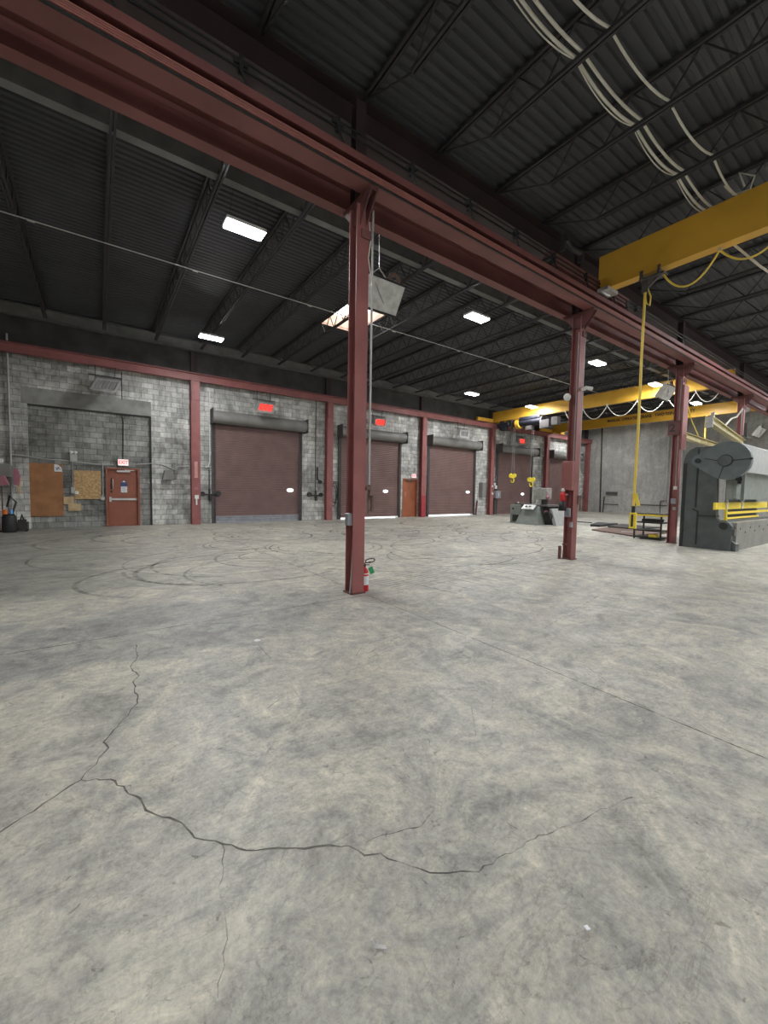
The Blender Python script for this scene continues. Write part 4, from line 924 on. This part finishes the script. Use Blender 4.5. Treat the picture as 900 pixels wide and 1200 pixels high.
# end wall details
tag(MB().tube([(34.22, 16.8, 0), (34.22, 16.95, 7.3)], .05, 8).tube([(34.2, 16.55, 0), (34.2, 16.5, 1.3)], .04, 8).build('downpipe', 'darkpipe'), 'dark downpipe on the far end wall', 'pipe')
tag(MB().box(34.24, 34.3, 15.5, 16.4, 1.45, 1.72).build('wall_vent', 'guide'), 'dark rectangular vent low on the far end wall', 'vent')
tag(MB().box(34.26, 34.3, 15.4, 16.6, .66, .72).box(34.26, 34.3, 12.0, 14.2, .72, .78).build('wall_ledge', 'guide'), 'thin dark ledges low on the far end wall', 'ledge')
m = MB()
for k in range(5): m.tube([(34.2, 12.1-.22*k, 1.0+.1*k), (34.2, 12.1-.22*k, 6.6)], .035, 8)
m.bbox(34.05, 34.25, 11.2, 11.9, 1.0, 1.6); tag(m.build('conduit_bank', 'conduit'), 'row of vertical conduits on the far end wall behind the cart', 'conduit')
m = MB(); m.tube([(34.22, 12.4, 0), (34.22, 12.4, 1.1), (34.22, 12.0, 1.1)], .03, 8); tag(m.build('wall_pipe', 'darkpipe'), 'bent pipe low on the far end wall behind the cart', 'pipe')

# clutter at the left end of the wall
t = thing('work_lamp_stand', (-2.47, 17.4, 0), 'pink hooded shop stand at the left edge', 'stand')
MB().tube([(-2.47, 17.4, .02), (-2.47, 17.4, 1.45)], .02, 8).build('pole', 'rust', t)
MB().prism([(-2.62,1.45),(-2.30,1.50),(-2.40,1.78),(-2.66,1.72)], 1, 17.25, 17.55).build('hood', 'pink', t)
MB().cyl((-2.47, 17.4, 0), (-2.47, 17.4, .04), .1, 14).build('base', 'black', t)
t = thing('shop_vacuum', (-2.28, 17.1, 0), 'dark drum machine with orange and blue caps at the left edge', 'machine')
MB().lathe([(0,0),(.17,0),(.19,.08),(.18,.48),(.12,.58),(0,.6)], (-2.28, 17.1, 0), 16).build('drum', 'black', t)
MB().cyl((-2.36, 17.0, .58), (-2.36, 17.0, .72), .07, 10).build('cap', 'orange', t); MB().cyl((-2.22, 17.0, .58), (-2.22, 17.0, .72), .04, 10).build('cap', 'sky', t)
MB().tube([(-2.2,17.05,.6),(-2.1,17.05,.95),(-2.25,17.05,1.15),(-2.32,17.1,.8)], .03, 8).build('hose', 'darkpipe', t)
t = thing('floor_jack', (-2.0, 17.3, 0), 'small black floor jack by the wall beside the plywood', 'jack')
MB().bbox(-2.16, -1.86, 17.15, 17.5, .03, .30).tube([(-2.05,17.25,.3),(-2.0,17.25,.55),(-1.95,17.3,.3)], .03, 8).box(-2.1,-1.9,17.2,17.4,.3,.38).build('body', 'darkpipe', t)
for dx in (-.15, .13): MB().cyl((-2.0+dx-.02, 17.14, .05), (-2.0+dx-.02, 17.2, .05), .05, 10).build('wheel', 'black', t)
t = thing('hanging_tool_rack', (-2.25, 18.0, 1.7), 'grey tool rack with rags hanging at the left end of the wall', 'tool rack')
MB().bbox(-2.58, -2.28, 17.6, 17.9, 1.75, 2.15).build('box', 'hood', t)
MB().prism([(-2.24,1.5),(-2.12,1.45),(-2.08,1.8),(-2.15,2.05),(-2.25,2.0)], 1, 17.86, 17.92).build('rag', 'pink', t)
MB().prism([(-2.16,1.2),(-2.10,1.2),(-2.07,1.75),(-2.14,1.8)], 1, 17.90, 17.96).build('strap', 'wood', t)
tag(MB().bbox(-2.52, -2.44, 17.5, 17.62, 2.2, 2.32).build('outlet_box', 'white'), 'small white box at the left edge beside the standpipe', 'outlet')

# bits on the floor
t = thing('bent_bracket', (.745, 1.01, 0), 'small bent metal clip lying on the floor near the camera', 'clip')
MB().bar((.728, 1.030, .024), (.762, 1.012, .012), .012, .003).bar((.728, 1.030, .024), (.724, 1.038, .044), .012, .003).bar((.741, 1.026, .020), (.742, 1.032, .033), .006, .003).bar((.760, 1.012, .013), (.757, 1.006, .001), .012, .003).bar((.729, 1.029, .022), (.726, 1.022, .001), .006, .003).build('strip', 'alum', t)
tag(MB().cyl((1.29, 3.97, 0), (1.29, 3.97, .008), .032, 16).build('plastic_cap', 'white'), 'round white cap on the floor ahead of the foreground column', 'cap')
tag(MB().prism([(1.385,.655),(1.40,.65),(1.405,.665),(1.39,.67)], 2, 0, .004).build('paper_scrap', 'paper'), 'tiny white scrap on the floor near the bottom right', 'scrap')

# ------------------------------------------------------------------ camera, sky
F_, P_, R_, YAW = 470.0, math.radians(3.17), math.radians(1.03), math.radians(54.46)
f = Vector((math.cos(YAW)*math.cos(P_), math.sin(YAW)*math.cos(P_), -math.sin(P_)))
r0 = Vector((math.sin(YAW), -math.cos(YAW), 0)); u0 = r0.cross(f)
r = math.cos(R_)*r0 + math.sin(R_)*u0; u = -math.sin(R_)*r0 + math.cos(R_)*u0
from mathutils import Matrix
cd = bpy.data.cameras.new('camera'); cam = bpy.data.objects.new('camera', cd); COL.objects.link(cam)
cam.matrix_world = Matrix(((r.x, u.x, -f.x, 0), (r.y, u.y, -f.y, 0), (r.z, u.z, -f.z, 1.55), (0, 0, 0, 1)))
cd.sensor_fit = 'VERTICAL'; cd.sensor_height = 24; cd.lens = 24*F_/1200; cd.clip_start = .05; cd.clip_end = 200
S.camera = cam
w = bpy.data.worlds.new('sky'); S.world = w; w.use_nodes = True
bg = w.node_tree.nodes['Background']; bg.inputs[0].default_value = (.86, .93, 1, 1); bg.inputs[1].default_value = 3.5
S.view_settings.view_transform = 'Standard'; S.view_settings.look = 'None'; S.view_settings.gamma = 1
S.view_settings.use_curve_mapping = False
S.view_settings.exposure = 0.72
S.cycles.max_bounces = 8; S.cycles.diffuse_bounces = 5; S.cycles.use_denoising = True
S.cycles.sample_clamp_indirect = 4
